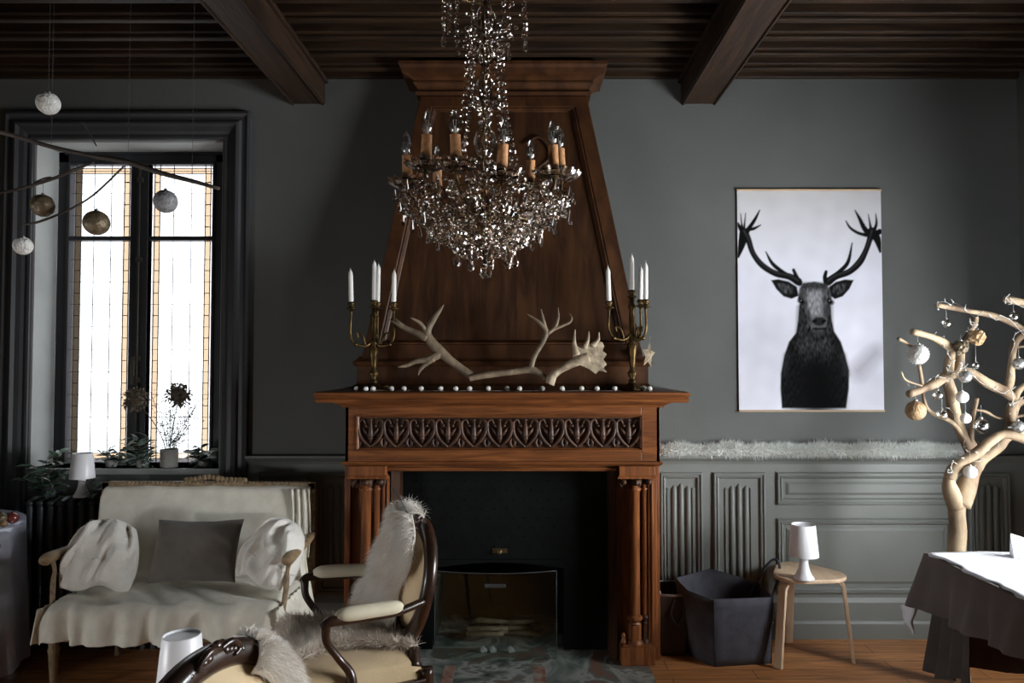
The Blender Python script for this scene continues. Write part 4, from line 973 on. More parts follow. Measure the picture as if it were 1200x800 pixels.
# ============================================================ BAGS
def bag():
    A, B = Vector((*fl(838, 781), 0)), Vector((*fl(903, 777), 0)); C = Vector((1.30, 4.02, 0)); E = Vector((.86, 3.98, 0))
    c = (A+B+C+E)/4
    r = empty('felt_bag', c, 0, 'open dark grey felt bag on the floor between fireplace and stool', 'bag')
    tops = [Vector((A.x-.005, A.y-.01, .345)), Vector((B.x+.01, B.y-.015, .345)), Vector((C.x-.03, C.y-.02, .36)), Vector((E.x-.05, E.y-.03, .40))]
    bots = [A, B, C, E]; tops.insert(3, Vector(((C.x+E.x)/2-.06, C.y+.02, .425))); bots.insert(3, (C+E)/2)
    tops.append(Vector(((A.x+E.x)/2-.065, (A.y+E.y)/2-.02, .365))); bots.append((A+E)/2+Vector((-.02, 0, 0)))
    n = len(bots); nh = 8
    m = MB(); vs = []
    for j in range(nh+1):
        t = j/nh
        for i in range(n):
            for k in range(6):
                u = k/6; b = bots[i].lerp(bots[(i+1) % n], u); tp = tops[i].lerp(tops[(i+1) % n], u); p = b.lerp(tp, t)
                d = Vector((p.x-c.x, p.y-c.y, 0)).normalized(); p = p+d*.012*math.sin(PI*u)*math.sin(PI*t)*(1+nz(p.x*9, p.y*9, p.z*7)*1.5)
                vs.append(p-c)
    nn = n*6; fs = [(j*nn+k, j*nn+(k+1) % nn, (j+1)*nn+(k+1) % nn, (j+1)*nn+k) for j in range(nh) for k in range(nn)]
    m.add(vs, fs, 0, True); m.add([(v[0], v[1], .004) for v in vs[:nn]], [tuple(range(nn))])
    m.build('body', FELT, r, solid=.006)
    h = MB()
    hp = [P(878, 700, 3.98)-c, P(886, 684, 3.99)-c, P(897, 664, 3.99)-c, P(907, 655, 3.98)-c, P(913, 660, 3.96)-c, P(913, 674, 3.94)-c, P(907, 692, 3.90)-c, P(901, 706, 3.85)-c]
    q = bez([(*p, .005) for p in hp], 5); h.tube([p[:3] for p in q], .0055, 8, sx=1.4); h.build('handle', FELTIN, r)
    s = MB(); s.tube([bots[0]-c+Vector((-.002, -.004, .002)), tops[0]-c+Vector((-.002, -.004, 0))], .003, 6); s.tube([bots[1]-c+Vector((.003, -.002, .002)), tops[1]-c], .003, 6); s.build('seam', FELTIN, r)
    # second bag
    c2 = Vector((.79, 4.0, 0)); r2 = empty('leather_bag', c2, 0, 'dark brown bag with pale rim squeezed behind the felt bag beside the fireplace', 'bag')
    m = MB(); m.rect(-.12, .10, 0, .01, 0, [(0, 0)]);
    m = MB(); loops = []
    pr = [(-.07, -.09), (.06, -.10), (.07, .10), (-.07, .10)]
    vs = []
    for z, s_ in ((0, .9), (.12, 1.02), (.24, 1.0), (.32, .98)):
        for (x, y) in pr: vs.append((x*s_, y*s_, z+(.02 if y > 0 and z > .3 else 0)))
    m.add(vs, [(j*4+k, j*4+(k+1) % 4, (j+1)*4+(k+1) % 4, (j+1)*4+k) for j in range(3) for k in range(4)]+[(0, 1, 2, 3)], 0, False); m.build('body', LEATHER, r2, solid=.006)
    m = MB(); m.tube([vs[12], vs[13], vs[14], vs[15], vs[12]], .007, 8); m.build('rim', RIM, r2)
    m = MB(); stube(m, [(.0, -.098, .30, .006), (-.02, -.11, .22, .006), (.02, -.115, .17, .006), (.05, -.11, .24, .006), (.04, -.10, .30, .006)], 8, 5); m.build('strap', LEATHER, r2)
bag()

# ============================================================ RIGHT TABLE
def rtable():
    tz = .755; xa = PX(1080, 3.09); yb = 3.09; xb = 2.74; ya = 1.75
    r = empty('dining_table', ((xa+xb)/2, (ya+yb)/2, 0), 0, 'rectangular table under a grey-brown cloth at the right edge', 'table'); c = r.location.copy()
    m = MB(); m.box(xa+.01-c.x, xb-c.x, ya-c.y, yb-.01-c.y, tz-.04, tz-.008); m.build('tabletop', BEECH, r, bevel=.004)
    for x in (xa+.55, xb-.10):
        for y in (ya+.08, yb-.30): MB().lathe([(.02, 0), (.028, tz-.04)], (x-c.x, y-c.y, 0), 14).build('leg', CHAIRW, r)
    # outer cloth: top, left side hang, back side hang, gathered corner
    m = MB()
    def top(u, v): x = xa+(xb-xa)*u; y = ya+(yb-ya)*v; return (x, y, tz+.0015)
    m.grid(top, 20, 20)
    drop = .20
    def left(u, v):   # u along y from back to front, v down
        y = yb+(ya-yb)*u; out = .004+.035*v*(1+.55*math.sin(u*34)*v+.35*math.sin(u*71+1))
        back = max(0, 1-u*11)
        return (xa-out-back*v*.035, y+back*v*.01, tz-v*(drop+.015*math.sin(u*9)+.02*back))
    m.grid(left, 120, 10)
    def back(u, v):
        x = xa+(xb-xa)*u; out = .004+.03*v*(1+.5*math.sin(u*40)*v); bk = max(0, 1-u*14)
        return (x-bk*v*.07, yb+out, tz-v*(drop+bk*.02))
    m.grid(back, 60, 8)
    o = m.build('tablecloth', TCLOTH); o.data.transform(Matrix.Translation((-xa, -yb, -tz))); o.location = (xa, yb, tz)
    tag(o, 'grey-brown cloth hanging over the table edge at the right', 'tablecloth')
    # inner long cloth at the corner
    m = MB()
    def inner(u, v):
        if u < .5: y = yb-.05-.20*(1-u/.5); x = xa+.035
        else: y = yb-.05; x = xa+.035+(u-.5)*1.2
        f = .02*math.sin(u*40+.6)+.012*math.sin(u*83)
        zb_ = .30+.015*math.sin(u*13)+.04*max(0, .5-u)
        tuck = .06*max(0, (.5-u)/.5)*v
        return (x-.045*v-f*v+tuck-.01*v, y+f*v*.5, tz-.015+(zb_-tz)*v)
    m.grid(inner, 110, 16)
    m.grid(lambda u, v: (xb-.06+.015*math.sin(u*50)*v, yb-.06+(ya+.1-yb)*u, tz-.015+(.30-tz)*v), 60, 6)  # unseen right side and back skirt, added to block window light under the table
    m.grid(lambda u, v: (xa+.6+(xb-.06-xa-.6)*u, yb-.05+.012*math.sin(u*30)*v, tz-.015+(.30-tz)*v), 30, 6)
    o = m.build('underskirt', mat('inner_brown_cloth', (.085, .069, .063), (.065, .053, .048), rough=.95, scale=10, bump=.2, bscale=160)); o.data.transform(Matrix.Translation((-xa, -yb, -tz))); o.location = (xa, yb, tz)
    tag(o, 'long dark cloth hanging below the top cloth at the table corner', 'tablecloth')
    m = MB()
    wa, wb_, wc = P(1053, 707, yb+.03), P(1076, 712, yb-.02), P(1069, 743, yb)
    def wl(u, v):
        p = wa.lerp(wb_, u).lerp(wc, v**.9); return (p.x+.004*math.sin(v*9), p.y+.012*math.sin(u*7+v*3), p.z)
    m.grid(wl, 10, 10)
    o = m.build('white_lining', TWHITE, solid=.002); tag(o, 'white cloth tip showing under the corner of the grey-brown cloth', 'cloth')
    # white runner on top
    m = MB()
    def run(u, v):
        x = xa+.004+(xb-xa-.012)*u; y = ya+.02+(yb-ya-.03)*v
        e = .012*math.sin(v*31)+.008*math.sin(v*77)
        return (x+(e if u == 0 else 0), y, tz+.006+.004*nz(x*8, y*8)+(-.003 if u == 0 else 0))
    m.grid(run, 60, 60); o = m.build('table_runner', TWHITE, solid=.003); tag(o, 'bright white cloth spread over the top of the table at the right', 'cloth')
    # folded napkin
    m = MB(); q = P(1192, 640, 2.98); b = Vector((q.x+.01, 2.98, tz+.010))
    vs = [(-.03, -.01, 0), (.10, -.03, 0), (.12, .06, 0), (-.01, .05, 0), (-.038, .0, .10), (.05, .01, .07), (.11, .01, .05)]
    m.add(vs, [(0, 1, 5, 4), (1, 6, 5), (0, 4, 3), (3, 4, 5, 2), (5, 6, 2), (1, 2, 6), (0, 3, 2, 1)]); o = m.build('folded_napkin', TWHITE, bevel=.003); o.location = b
    tag(o, 'pointed white folded napkin standing on the white cloth at the right edge', 'napkin')
rtable()

# ============================================================ ORNAMENT TREE
def tree():
    D = 3.55; b = P(1121, 645, D); base = Vector((b.x, D, 0))
    r = empty('ornament_tree', base, 0, 'pale bare branch tree hung with baubles behind the table, right of the poster', 'tree')
    T7 = lambda x, y: (1000+x/3.48, 330+y/3.48); T8 = lambda x, y: (1000+x/3.075, 540+y/3.075)
    def br(pts, T, rs, dd, m, n=10):
        q = []
        for i, (x, y) in enumerate(pts):
            px, py = T(x, y); d = D+dd[0]+(dd[1]-dd[0])*i/(len(pts)-1); p = P(px, py, d)-base
            rr = (rs[0]+(rs[1]-rs[0])*i/(len(pts)-1))/(3.48 if T is T7 else 3.075)*d/F
            q.append((*p, rr*(1+.12*math.sin(i*2.3))))
        stube(m, q, n, 5)
    m = MB()
    g = (b-Vector((0, 0, 0)))
    q0 = P(*T8(372, 325), D)-base
    stube(m, [(.01, 0, 0, .050), (.0, 0, .12, .042), (-.01, .0, .35, .040), (q0.x, 0, q0.z, .040), (*(P(*T8(378, 250), D)-base), .038), (*(P(*T8(372, 190), D)-base), .038), (*(P(*T8(376, 140), D)-base), .040)], 14, 6)
    br([(372, 165), (352, 110), (345, 70), (362, 25), (385, 5)], T8, (30, 15), (0, -.05), m, 12)
    br([(385, 160), (405, 100), (425, 50), (440, 10), (470, -35)], T8, (34, 26), (0, .05), m, 12)
    m.build('trunk', BARK, r)
    L = [([(395, 800), (410, 765), (440, 735), (500, 700), (560, 650), (620, 622), (720, 650)], (22, 18), (-.05, -.12)),
         ([(470, 790), (490, 745), (540, 710), (590, 670), (630, 630), (720, 600)], (34, 16), (.05, .0)),
         ([(490, 720), (480, 680), (440, 610), (412, 540), (400, 460), (385, 400), (378, 375)], (26, 22), (.04, .0)),
         ([(385, 385), (392, 330), (402, 265)], (20, 16), (0, .0)),
         ([(405, 275), (370, 250), (320, 225), (238, 203)], (18, 12), (0, -.06)),
         ([(385, 380), (330, 415), (280, 440), (226, 458)], (20, 15), (0, -.10)),
         ([(385, 385), (430, 370), (480, 370), (540, 410), (620, 450), (685, 495)], (18, 20), (0, .03)),
         ([(665, 480), (645, 530), (640, 580), (630, 625)], (22, 18), (.03, .0)),
         ([(420, 370), (435, 320), (445, 260), (470, 220), (490, 180), (500, 145)], (16, 13), (0, .03)),
         ([(340, 95), (400, 105), (470, 120), (560, 135), (640, 165), (720, 210)], (10, 12), (-.04, .06)),
         ([(615, 70), (660, 78), (740, 95)], (13, 14), (-.08, -.1)),
         ([(710, 205), (660, 245), (645, 330), (640, 400), (625, 450)], (14, 16), (.06, .03)),
         ([(268, 340), (278, 400), (288, 480), (312, 530), (400, 572), (455, 640)], (7, 9), (-.07, 0)),
         ([(195, 368), (215, 402), (282, 425)], (4, 4), (-.08, -.07)),
         ([(490, 700), (480, 640), (488, 560), (505, 475)], (12, 7), (.03, -.03)),
         ([(482, 520), (540, 530), (600, 557), (720, 540)], (5, 6), (0, .05)),
         ([(184, 232), (215, 250), (262, 275)], (7, 5), (-.10, -.06)),
         ([(650, 268), (680, 265), (720, 262)], (5, 4), (.04, .04)), ([(700, 420), (670, 450), (660, 480)], (10, 14), (0, .02))]
    for pts, rs, dd in L:
        m = MB(); br(pts, T7, rs, dd, m); m.build('branch', BARK, r)
    # fairy light wire
    wr_ = MB(); rr = random.Random(4)
    for pts, rs, dd in L[:12]:
        q = []
        for i in range(len(pts)-1):
            for t in (0, .33, .66):
                x = pts[i][0]*(1-t)+pts[i+1][0]*t; y = pts[i][1]*(1-t)+pts[i+1][1]*t; px, py = T7(x+rr.uniform(-18, 18), y+rr.uniform(-26, 22)); p = P(px, py, D+dd[0]-.03+rr.uniform(-.04, .03)); q.append((*(p), .0011))
        stube(wr_, q, 5, 3)
        for p in q[::1]:
            wr_.tube([Vector(p[:3]), Vector(p[:3])+Vector((rr.uniform(-.02, .02), -.004, rr.uniform(-.004, .02)))], [.0022, .0015], 5)
    o = wr_.build('fairy_lights', WIRE); o.data.transform(Matrix.Translation(-base)); o.location = base; tag(o, 'thin white fairy light wire wound around the branch tree', 'fairy lights')
    def bauble(px, py, rp, m, label, d=D-.06, top=18, deco=None, grp=None):
        c = P(px, py, d); rad = rp*d/F
        e = empty('bauble', c, 0, label, 'bauble', grp)
        s = MB(); s.ico((0, 0, 0), rad, 3, sm=True)
        if deco == 'fluffy':
            vs, fs = ICO[3]; fur(s, [Vector(v)*rad for v in vs]*2, [Vector(v) for v in vs]*2, .008, .002, 0, .4, int(px))
        if deco == 'crumple':
            s = MB(); vs, fs = ICO[3]; s.add([Vector(v)*rad*(1+.35*nz(v[0]*2.2, v[1]*2.2, v[2]*2.2+px)) for v in vs], fs, 0, False)
        s.build('ball', m, e, recalc=False)
        c_ = MB(); c_.lathe([(rad*.22, rad*.96), (rad*.22, rad*1.12), (rad*.1, rad*1.2)], n=12); c_.build('cap', SILVER, e)
        t = MB(); t.tube([(0, 0, rad*1.15), (0, 0, rad*1.15+top*d/F)], .0007, 5); t.build('string', WIRE, e)
    bauble(1076, 415, 11.5, FROST, 'large fluffy white ball on the leftmost branch of the tree', D-.10, 14, 'fluffy')
    bauble(1073, 481, 11.5, GOLD, 'large gold glitter ball hanging lowest at the left of the tree', D-.09, 16)
    bauble(1127.5, 465, 7, PEARL, 'glossy white ball hanging at the centre of the tree, upper of two', D-.06, 14)
    bauble(1131.5, 490, 6, PEARL, 'small white ball just below the glossy white one in the tree', D-.06, 14)
    bauble(1131, 441, 7.5, SILVER, 'mirror silver ball in the middle of the branch tree', D-.08, 14)
    bauble(1137, 553, 7.5, PEARL, 'white ball hanging in the fork of the trunk', D-.10, 16)
    bauble(1104, 486, 6.5, CLEARB, 'dark clear glass ball beside the thin lower branch', D-.06, 14)
    bauble(1150, 499, 9, CLEARB, 'large clear glass ball right of the two white balls', D-.05, 14)
    bauble(1194, 426, 7, SILVER, 'patterned silver ball at the right edge, upper one', D-.02, 16)
    bauble(1193, 500, 7.5, SILVER, 'silver ball at the right edge below the crossing branches', D-.04, 16)
    bauble(1143.5, 428, 4, CLEARB, 'tiny clear ball hanging beside the crumpled gold ornament', D-.06, 20)
    bauble(1145, 395, 9, GOLD, 'crumpled gold ornament near the top of the tree', D-.05, 8, 'crumple')
    bauble(1126, 407, 8, BRONZE, 'crumpled bronze ornament left of the gold one', D-.05, 6, 'crumple')
    bauble(1109, 379, 5.5, CLEARB, 'clear glass ball under the topmost branch, left', D-.05, 14)
    bauble(1099, 463, 6, CLEARB, 'small clear glass ball beneath the cut stub branch', D-.09, 12)
    bauble(1188, 371, 5.5, CLEARB, 'clear glass ball hanging near the top right branch', D-.04, 12)
tree()

# ============================================================ LEFT HANGING BRANCH
def hanging():
    D = 2.45; b = P(150, 190, D)
    r = empty('hanging_branch', b, 0, 'thin dark branch hung in front of the stained glass window', 'branch')
    for pts in ([(-25, 148, 2.5), (20, 160, 2.6), (60, 172, 2.6), (110, 183, 2.6), (150, 190, 3.2), (190, 203, 3), (225, 212, 2.6), (257, 221, 2)],
                [(-20, 229, 1.3), (20, 222, 1.8), (60, 210, 2), (85, 200, 2), (110, 190, 1.3)],
                [(26, 263, 1.0), (45, 260, 1.5), (80, 246, 1.3), (110, 228, 1.2), (145, 195, 1.3)],
                [(40, 214, 1.1), (52, 209, 1.2), (60, 208, 1.5)], [(150, 190, 1.5), (135, 186, 1), (120, 180, .7)], [(96, 142, .8), (106, 158, .9), (113, 171, .8)]):
        m = MB(); q = [(*(P(px, py, D+.04*math.sin(px*.02))-b), rr*D/F) for px, py, rr in pts]; stube(m, q, 8, 4); m.build('twig', BARKD, r)
    t = MB()
    for px, py in ((60, 171), (150, 188), (225, 211)):
        p = P(px, py, D)-b; t.tube([p, (p.x, p.y, 3.2-b.z)], .0006, 5)
    t.build('cord', THREAD, r)
    def ball(px, py, rp, m, label, zt, fac=None):
        c = P(px, py, D); rad = rp*D/F; e = empty('hanging_bauble', c, 0, label, 'bauble')
        s = MB()
        if fac: 
            vs, fs = ICO[3]; s.add([Vector(v)*rad*(1+.10*nz(v[0]*3, v[1]*3, v[2]*3)) for v in vs], fs, 0, True)
        else: s.ico((0, 0, 0), rad, 4, sm=True)
        s.build('ball', m, e); k = MB(); k.lathe([(rad*.16, rad*.97), (rad*.16, rad*1.08), (rad*.06, rad*1.16)], n=12); k.build('cap', SILVER, e)
        k = MB(); k.tube([(0, 0, rad*1.1), (0, 0, zt-c.z)], .0006, 5); k.build('string', THREAD, e)
    z = lambda px, py: P(px, py, D).z
    ball(56.5, 121, 13, FROST, 'white ball hanging alone above the window', 3.2)
    ball(50, 241, 13, BRONZE, 'bronze crinkled ball at the left of the hanging branch', z(50, 212), 1)
    ball(113, 261, 14.5, BRONZE, 'bronze glitter ball hanging before the left window leaf', z(113, 228))
    ball(194, 236, 13.5, GREYG, 'grey speckled ball hanging before the right window leaf', z(194, 204))
    ball(27, 288, 10.5, FROST, 'small white ball hanging lowest at the left picture edge', z(27, 263))
hanging()

# ============================================================ RADIATOR, SILL PLANTS, VASE, LAMP
RX0, RX1, RY0, RY1, RT = -2.72, -1.80, 3.99, 4.13, PZ(583, 4.0)
ra = empty('cast_iron_radiator', ((RX0+RX1)/2, (RY0+RY1)/2, 0), 0, 'dark cast iron column radiator beneath the stained glass window', 'radiator'); OR = ra.location.copy()
n = 17; p0 = None
for i in range(n):
    x = RX0+(RX1-RX0)*i/(n-1)-OR.x
    if p0 is None:
        m = MB()
        for yy in (-.052, 0, .052): stube(m, [(0, yy, .12, .012), (0, yy, .17, .019), (0, yy, .45, .019), (0, yy, RT-.09, .019), (0, yy, RT-.04, .014)], 10, 4)
        stube(m, [(0, -.068, .14, .016), (0, 0, .125, .02), (0, .068, .14, .016)], 10, 4); stube(m, [(0, -.068, RT-.035, .018), (0, 0, RT-.022, .022), (0, .068, RT-.035, .018)], 10, 4)
        m.box(-.012, .012, -.06, -.035, 0, .14); p0 = m.build('section', IRON, ra); o = p0
    else: o = p0.copy(); COL.objects.link(o); o.parent = ra
    o.location = (x, 0, 0)
m = MB()
for z in (.15, RT-.045): m.tube([(RX0-OR.x-.02, 0, z), (RX1-OR.x+.02, 0, z)], .014, 10)
m.build('pipe', IRON, ra)
lp = P(96, 580, 4.03); lamp((lp.x, 4.03, RT+.0005), 'white table lamp on the radiator in front of the window', .86)

def leaf(m, p, d, L, w, r, mi=0):
    d = Vector(d).normalized(); s = d.cross(Vector((0, 0, 1)));
    s = s.normalized() if s.length > .01 else Vector((1, 0, 0)); s = (s*math.cos(r)+d.cross(s)*math.sin(r)).normalized(); u = s.cross(d)
    p = Vector(p); vs = [p, p+d*L*.3+s*w*.5+u*w*.12, p+d*L*.3-s*w*.5+u*w*.12, p+d*L*.35, p+d*L*.7+s*w*.36-u*L*.05+u*w*.1, p+d*L*.7-s*w*.36-u*L*.05+u*w*.1, p+d*L*.7-u*L*.06, p+d*L-u*L*.16]
    m.add(vs, [(0, 1, 3), (0, 3, 2), (1, 4, 6, 3), (3, 6, 5, 2), (4, 7, 6), (6, 7, 5)], mi, True)
def plant(base, stems, label, name='leafy_houseplant', Lf=(.05, .09), wf=.4, lm=LEAF, seed=1, dens=8):
    r = random.Random(seed); e = empty(name, base, 0, label, 'plant'); b = Vector(base)
    st = MB(); le = MB()
    for (tx, ty, tz) in stems:
        q = bez([(0, 0, 0), (tx*.25, ty*.25, tz*.6), (tx, ty, tz)], 8)
        st.tube(q, .0022, 5)
        for i in range(dens):
            t = .15+.85*i/(dens-1); p = q[min(int(t*(len(q)-1)), len(q)-1)]
            for k in range(2):
                a = r.uniform(0, 2*PI); leaf(le, p, (math.cos(a)+tx*3, math.sin(a)*.8+ty*3, r.uniform(-.2, .7)), r.uniform(*Lf), r.uniform(*Lf)*wf, r.uniform(-.5, .5))
    st.build('stem', STEM, e); le.build('foliage', lm, e, recalc=False); return e
def pot(e, r_, h, m=CERAMIC):
    p = MB(); p.lathe([(r_*.7, 0), (r_, h), (r_*.9, h), (r_*.62, .01)], n=20, cap=False); p.lathe([(r_*.7, 0), (.001, 0)], n=20, cap=False); p.lathe([(r_*.85, h*.85), (.001, h*.86)], n=20, cap=False); p.build('pot', m, e)
SZ = W1[2]
e = plant((PX(66, 4.05), 4.03, RT), [(-.14, -.02, .10), (-.10, .02, .16), (-.02, -.02, .20), (.04, 0, .24), (.07, -.03, .13), (-.15, .03, .04), (.02, -.05, .09)], 'bushy dark green plant at the left end of the radiator', Lf=(.05, .10), lm=LEAF, seed=2, dens=8); pot(e, .05, .06, IRON)
e = plant((PX(118, 4.05), 4.03, RT), [(-.03, -.02, .07), (.05, .0, .08), (.02, -.04, .05), (.09, -.02, .04)], 'low green plant just right of the lamp on the radiator', lm=LEAFP, Lf=(.04, .07), seed=3, dens=6); pot(e, .035, .04, IRON)
e = plant((PX(133, 4.26), 4.26, SZ), [(-.07, 0, .08), (.0, -.04, .10), (.07, 0, .10), (.09, -.02, .05)], 'silvery green trailing plant on the window sill, left part', lm=LEAFP, Lf=(.05, .08), seed=4, dens=7); pot(e, .04, .04)
e = plant((PX(168, 4.24), 4.24, SZ), [(-.08, 0, .12), (-.02, -.03, .17), (.05, 0, .16), (.08, -.02, .08), (0, -.05, .06)], 'silvery arching plant on the sill beside the vase', lm=LEAFP, Lf=(.06, .10), wf=.35, seed=5, dens=8); pot(e, .04, .05)
e = plant((PX(240, 4.26), 4.26, SZ), [(-.06, 0, .08), (0, -.03, .11), (.03, 0, .09), (.02, -.04, .04)], 'dark round-leaved plant at the right end of the sill', lm=LEAF, Lf=(.06, .09), wf=.6, seed=6, dens=6); pot(e, .04, .05)
# vase with dried flowers
va = empty('flower_vase', (PX(200, 4.24), 4.24, SZ), 0, 'stone grey cylindrical vase of dried flowers on the window sill', 'vase'); VO = va.location.copy()
vh = PZ(526, 4.24)-SZ
m = MB(); m.lathe([(.046, 0), (.048, .004), (.050, vh), (.046, vh), (.044, .01)], n=32, cap=False); m.lathe([(.047, 0), (.001, 0)], n=32, cap=False); m.build('vase', CERAMIC, va)
def bloom(px, py, r_, label, m_, seed, D=4.24):
    c = P(px, py, D); e = empty('dried_flower', (VO.x, VO.y, SZ+.02), 0, label, 'flower'); o_ = e.location.copy(); c = c-o_
    s = MB(); stube(s, [(0, 0, 0, .003), (c.x*.3, c.y*.3, c.z*.5, .0025), (c.x, c.y, c.z, .002)], 6, 6); s.build('stem', STEM, e)
    rr = random.Random(seed); h = MB()
    for i in range(260):
        v = Vector((rr.gauss(0, 1), rr.gauss(0, 1), rr.gauss(0, 1))).normalized(); p = c+v*r_*rr.uniform(.55, 1)
        leaf(h, p, v+Vector((rr.gauss(0, .5), rr.gauss(0, .5), rr.gauss(0, .5))), .020, .015, rr.uniform(-1, 1))
    h.ico(c, r_*.7, 2, sm=True); h.build('flower_head', m_, e, recalc=False)
bloom(159, 468, .067, 'round brown dried hydrangea head leaning left from the vase', DRYBLOOM, 1)
bloom(210, 463, .067, 'round brown dried hydrangea head standing upright above the vase', DRYBLOOM, 2)
def spray(pts, label, lm, seed, cat='flower', Lf=.018, nb=60, spread=.05):
    e = empty('dried_spray', (VO.x, VO.y, SZ+.02), 0, label, cat); o_ = e.location.copy(); rr = random.Random(seed); s = MB(); h = MB()
    for (px, py) in pts:
        c = P(px, py, 4.24+rr.uniform(-.04, .04))-o_; q = bez([(0, 0, 0), (c.x*.3, c.y*.4, c.z*.45), tuple(c)], 10); s.tube(q, .0014, 5)
        for i in range(nb):
            t = rr.uniform(.35, 1); p = Vector(q[int(t*(len(q)-1))]); off = Vector((rr.gauss(0, 1), rr.gauss(0, .6), rr.gauss(0, 1)))*spread*(.3+t*.5)
            if rr.random() < .35: s.tube([p, p+off], .0006, 4)
            leaf(h, p+off, off+Vector((0, 0, .02)), Lf*rr.uniform(.5, 1), Lf*.5, rr.uniform(-1, 1))
    s.build('stem', STEM, e); h.build('foliage', lm, e, recalc=False)
spray([(185, 472), (192, 462), (199, 480), (205, 490)], 'airy green-grey twigs in the middle of the vase', LEAFP, 3, nb=60, spread=.035, Lf=.015)
spray([(228, 490), (222, 478), (218, 500)], 'dark dried leafy sprig leaning right in the vase', LEAF, 4, nb=60, spread=.03)
spray([(238, 462), (233, 470), (176, 458)], 'rust brown dried grass fanned out behind the vase', mat('rust_dry_grass', (.20, .09, .04), (.12, .05, .03), rough=.9), 5, nb=60, spread=.035, Lf=.014)

# ============================================================ LEFT ROUND TABLE
def ltable():
    R_ = .47; c = Vector((-2.975, 3.52, 0)); tz = .76
    r = empty('round_side_table', c, 0, 'round table under a clear plastic cover at the left picture edge', 'table')
    m = MB(); m.lathe([(R_-.02, tz-.03), (R_-.005, tz-.028), (R_-.005, tz-.004), (R_-.02, tz-.002)], n=48); m.build('tabletop', BEECH, r)
    m = MB(); m.lathe([(.22, 0), (.20, .02), (.04, .05), (.035, tz-.03)], n=24); m.build('pedestal', BEECH, r)
    grey = mat('lilac_grey_cloth', (.56, .55, .62), (.48, .47, .54), rough=.85, scale=8, bump=.15, bscale=120)
    def skirt(m, R0, amp, n, zb, flare, ph=0):
        vs = []; N_ = 160; rows = [(0, 0), (.5, 0)]+[(1, k/12) for k in range(13)]
        for (rf, t) in rows:
            for i in range(N_):
                a = 2*PI*i/N_; rr = R0*rf+(amp*math.sin(a*n+ph)+amp*.5*math.sin(a*(n*1.7)+1))*t+flare*t if rf == 1 else R0*rf
                z = tz+.002-(tz-zb)*t; vs.append((rr*math.cos(a), rr*math.sin(a), z))
        m.add(vs, [(j*N_+k, j*N_+(k+1) % N_, (j+1)*N_+(k+1) % N_, (j+1)*N_+k) for j in range(len(rows)-1) for k in range(N_)], 0, True)
    m = MB(); skirt(m, R_, .012, 15, .06, .015); o = m.build('tablecloth', grey); o.location = c; tag(o, 'lilac grey cloth hanging to the floor from the round table', 'tablecloth')
    m = MB(); skirt(m, R_+.008, .016, 11, .03, .035, 1); o = m.build('plastic_cover', ORGANZA); o.location = c+Vector((0, 0, .006)); tag(o, 'shiny clear plastic sheet draped over the round table', 'table cover')
    for px, py in ((20, 631), (37, 621)):
        d = 3.30 if px < 30 else 3.42
        p = P(px, py, d); dr = Vector((p.x-c.x, p.y-c.y, 0)).normalized()*(R_+.022); m = MB()
        R0 = dr.normalized().to_track_quat('Z', 'Y').to_matrix(); m.lathe([(.008, 0), (.016, 0), (.016, .003), (.008, .003), (.008, 0)], n=16, cap=False, rot=R0)
        o = m.build('cover_clip', SILVER); o.location = (c.x+dr.x, c.y+dr.y, tz-.07); tag(o, 'round metal eyelet clip on the plastic cover edge, %s of the pair' % ('left' if px < 30 else 'right'), 'clip', 'eyelet clips on the plastic cover')
    # decorations
    for i, (px, py, rr, mm, lb) in enumerate(((10, 597, .028, REDB, 'dark red ball on top of the round table'), (1, 606, .030, BRONZE, 'bronze ball at the far left on the round table'), (13, 606, .016, GOLD, 'small gold ball in front of the dark red one'))):
        p = P(px, py, 3.56); m = MB(); m.ico((0, 0, 0), rr, 3, sm=True); m.lathe([(rr*.2, rr*.95), (rr*.2, rr*1.15)], n=10); o = m.build('table_bauble', mm); o.location = (p.x, 3.56-(.05 if i == 2 else 0)+(i == 0)*.03, tz+.009+rr); tag(o, lb, 'bauble')
    e = plant((PX(0, 3.56)-.03, 3.62, tz+.009), [(.05, -.04, .05), (.08, -.03, .02), (-.04, .04, .06), (.03, .05, .04)], 'small sprig of dark greenery on the round table', 'greenery_sprig', Lf=(.02, .04), seed=9, dens=6)
ltable()

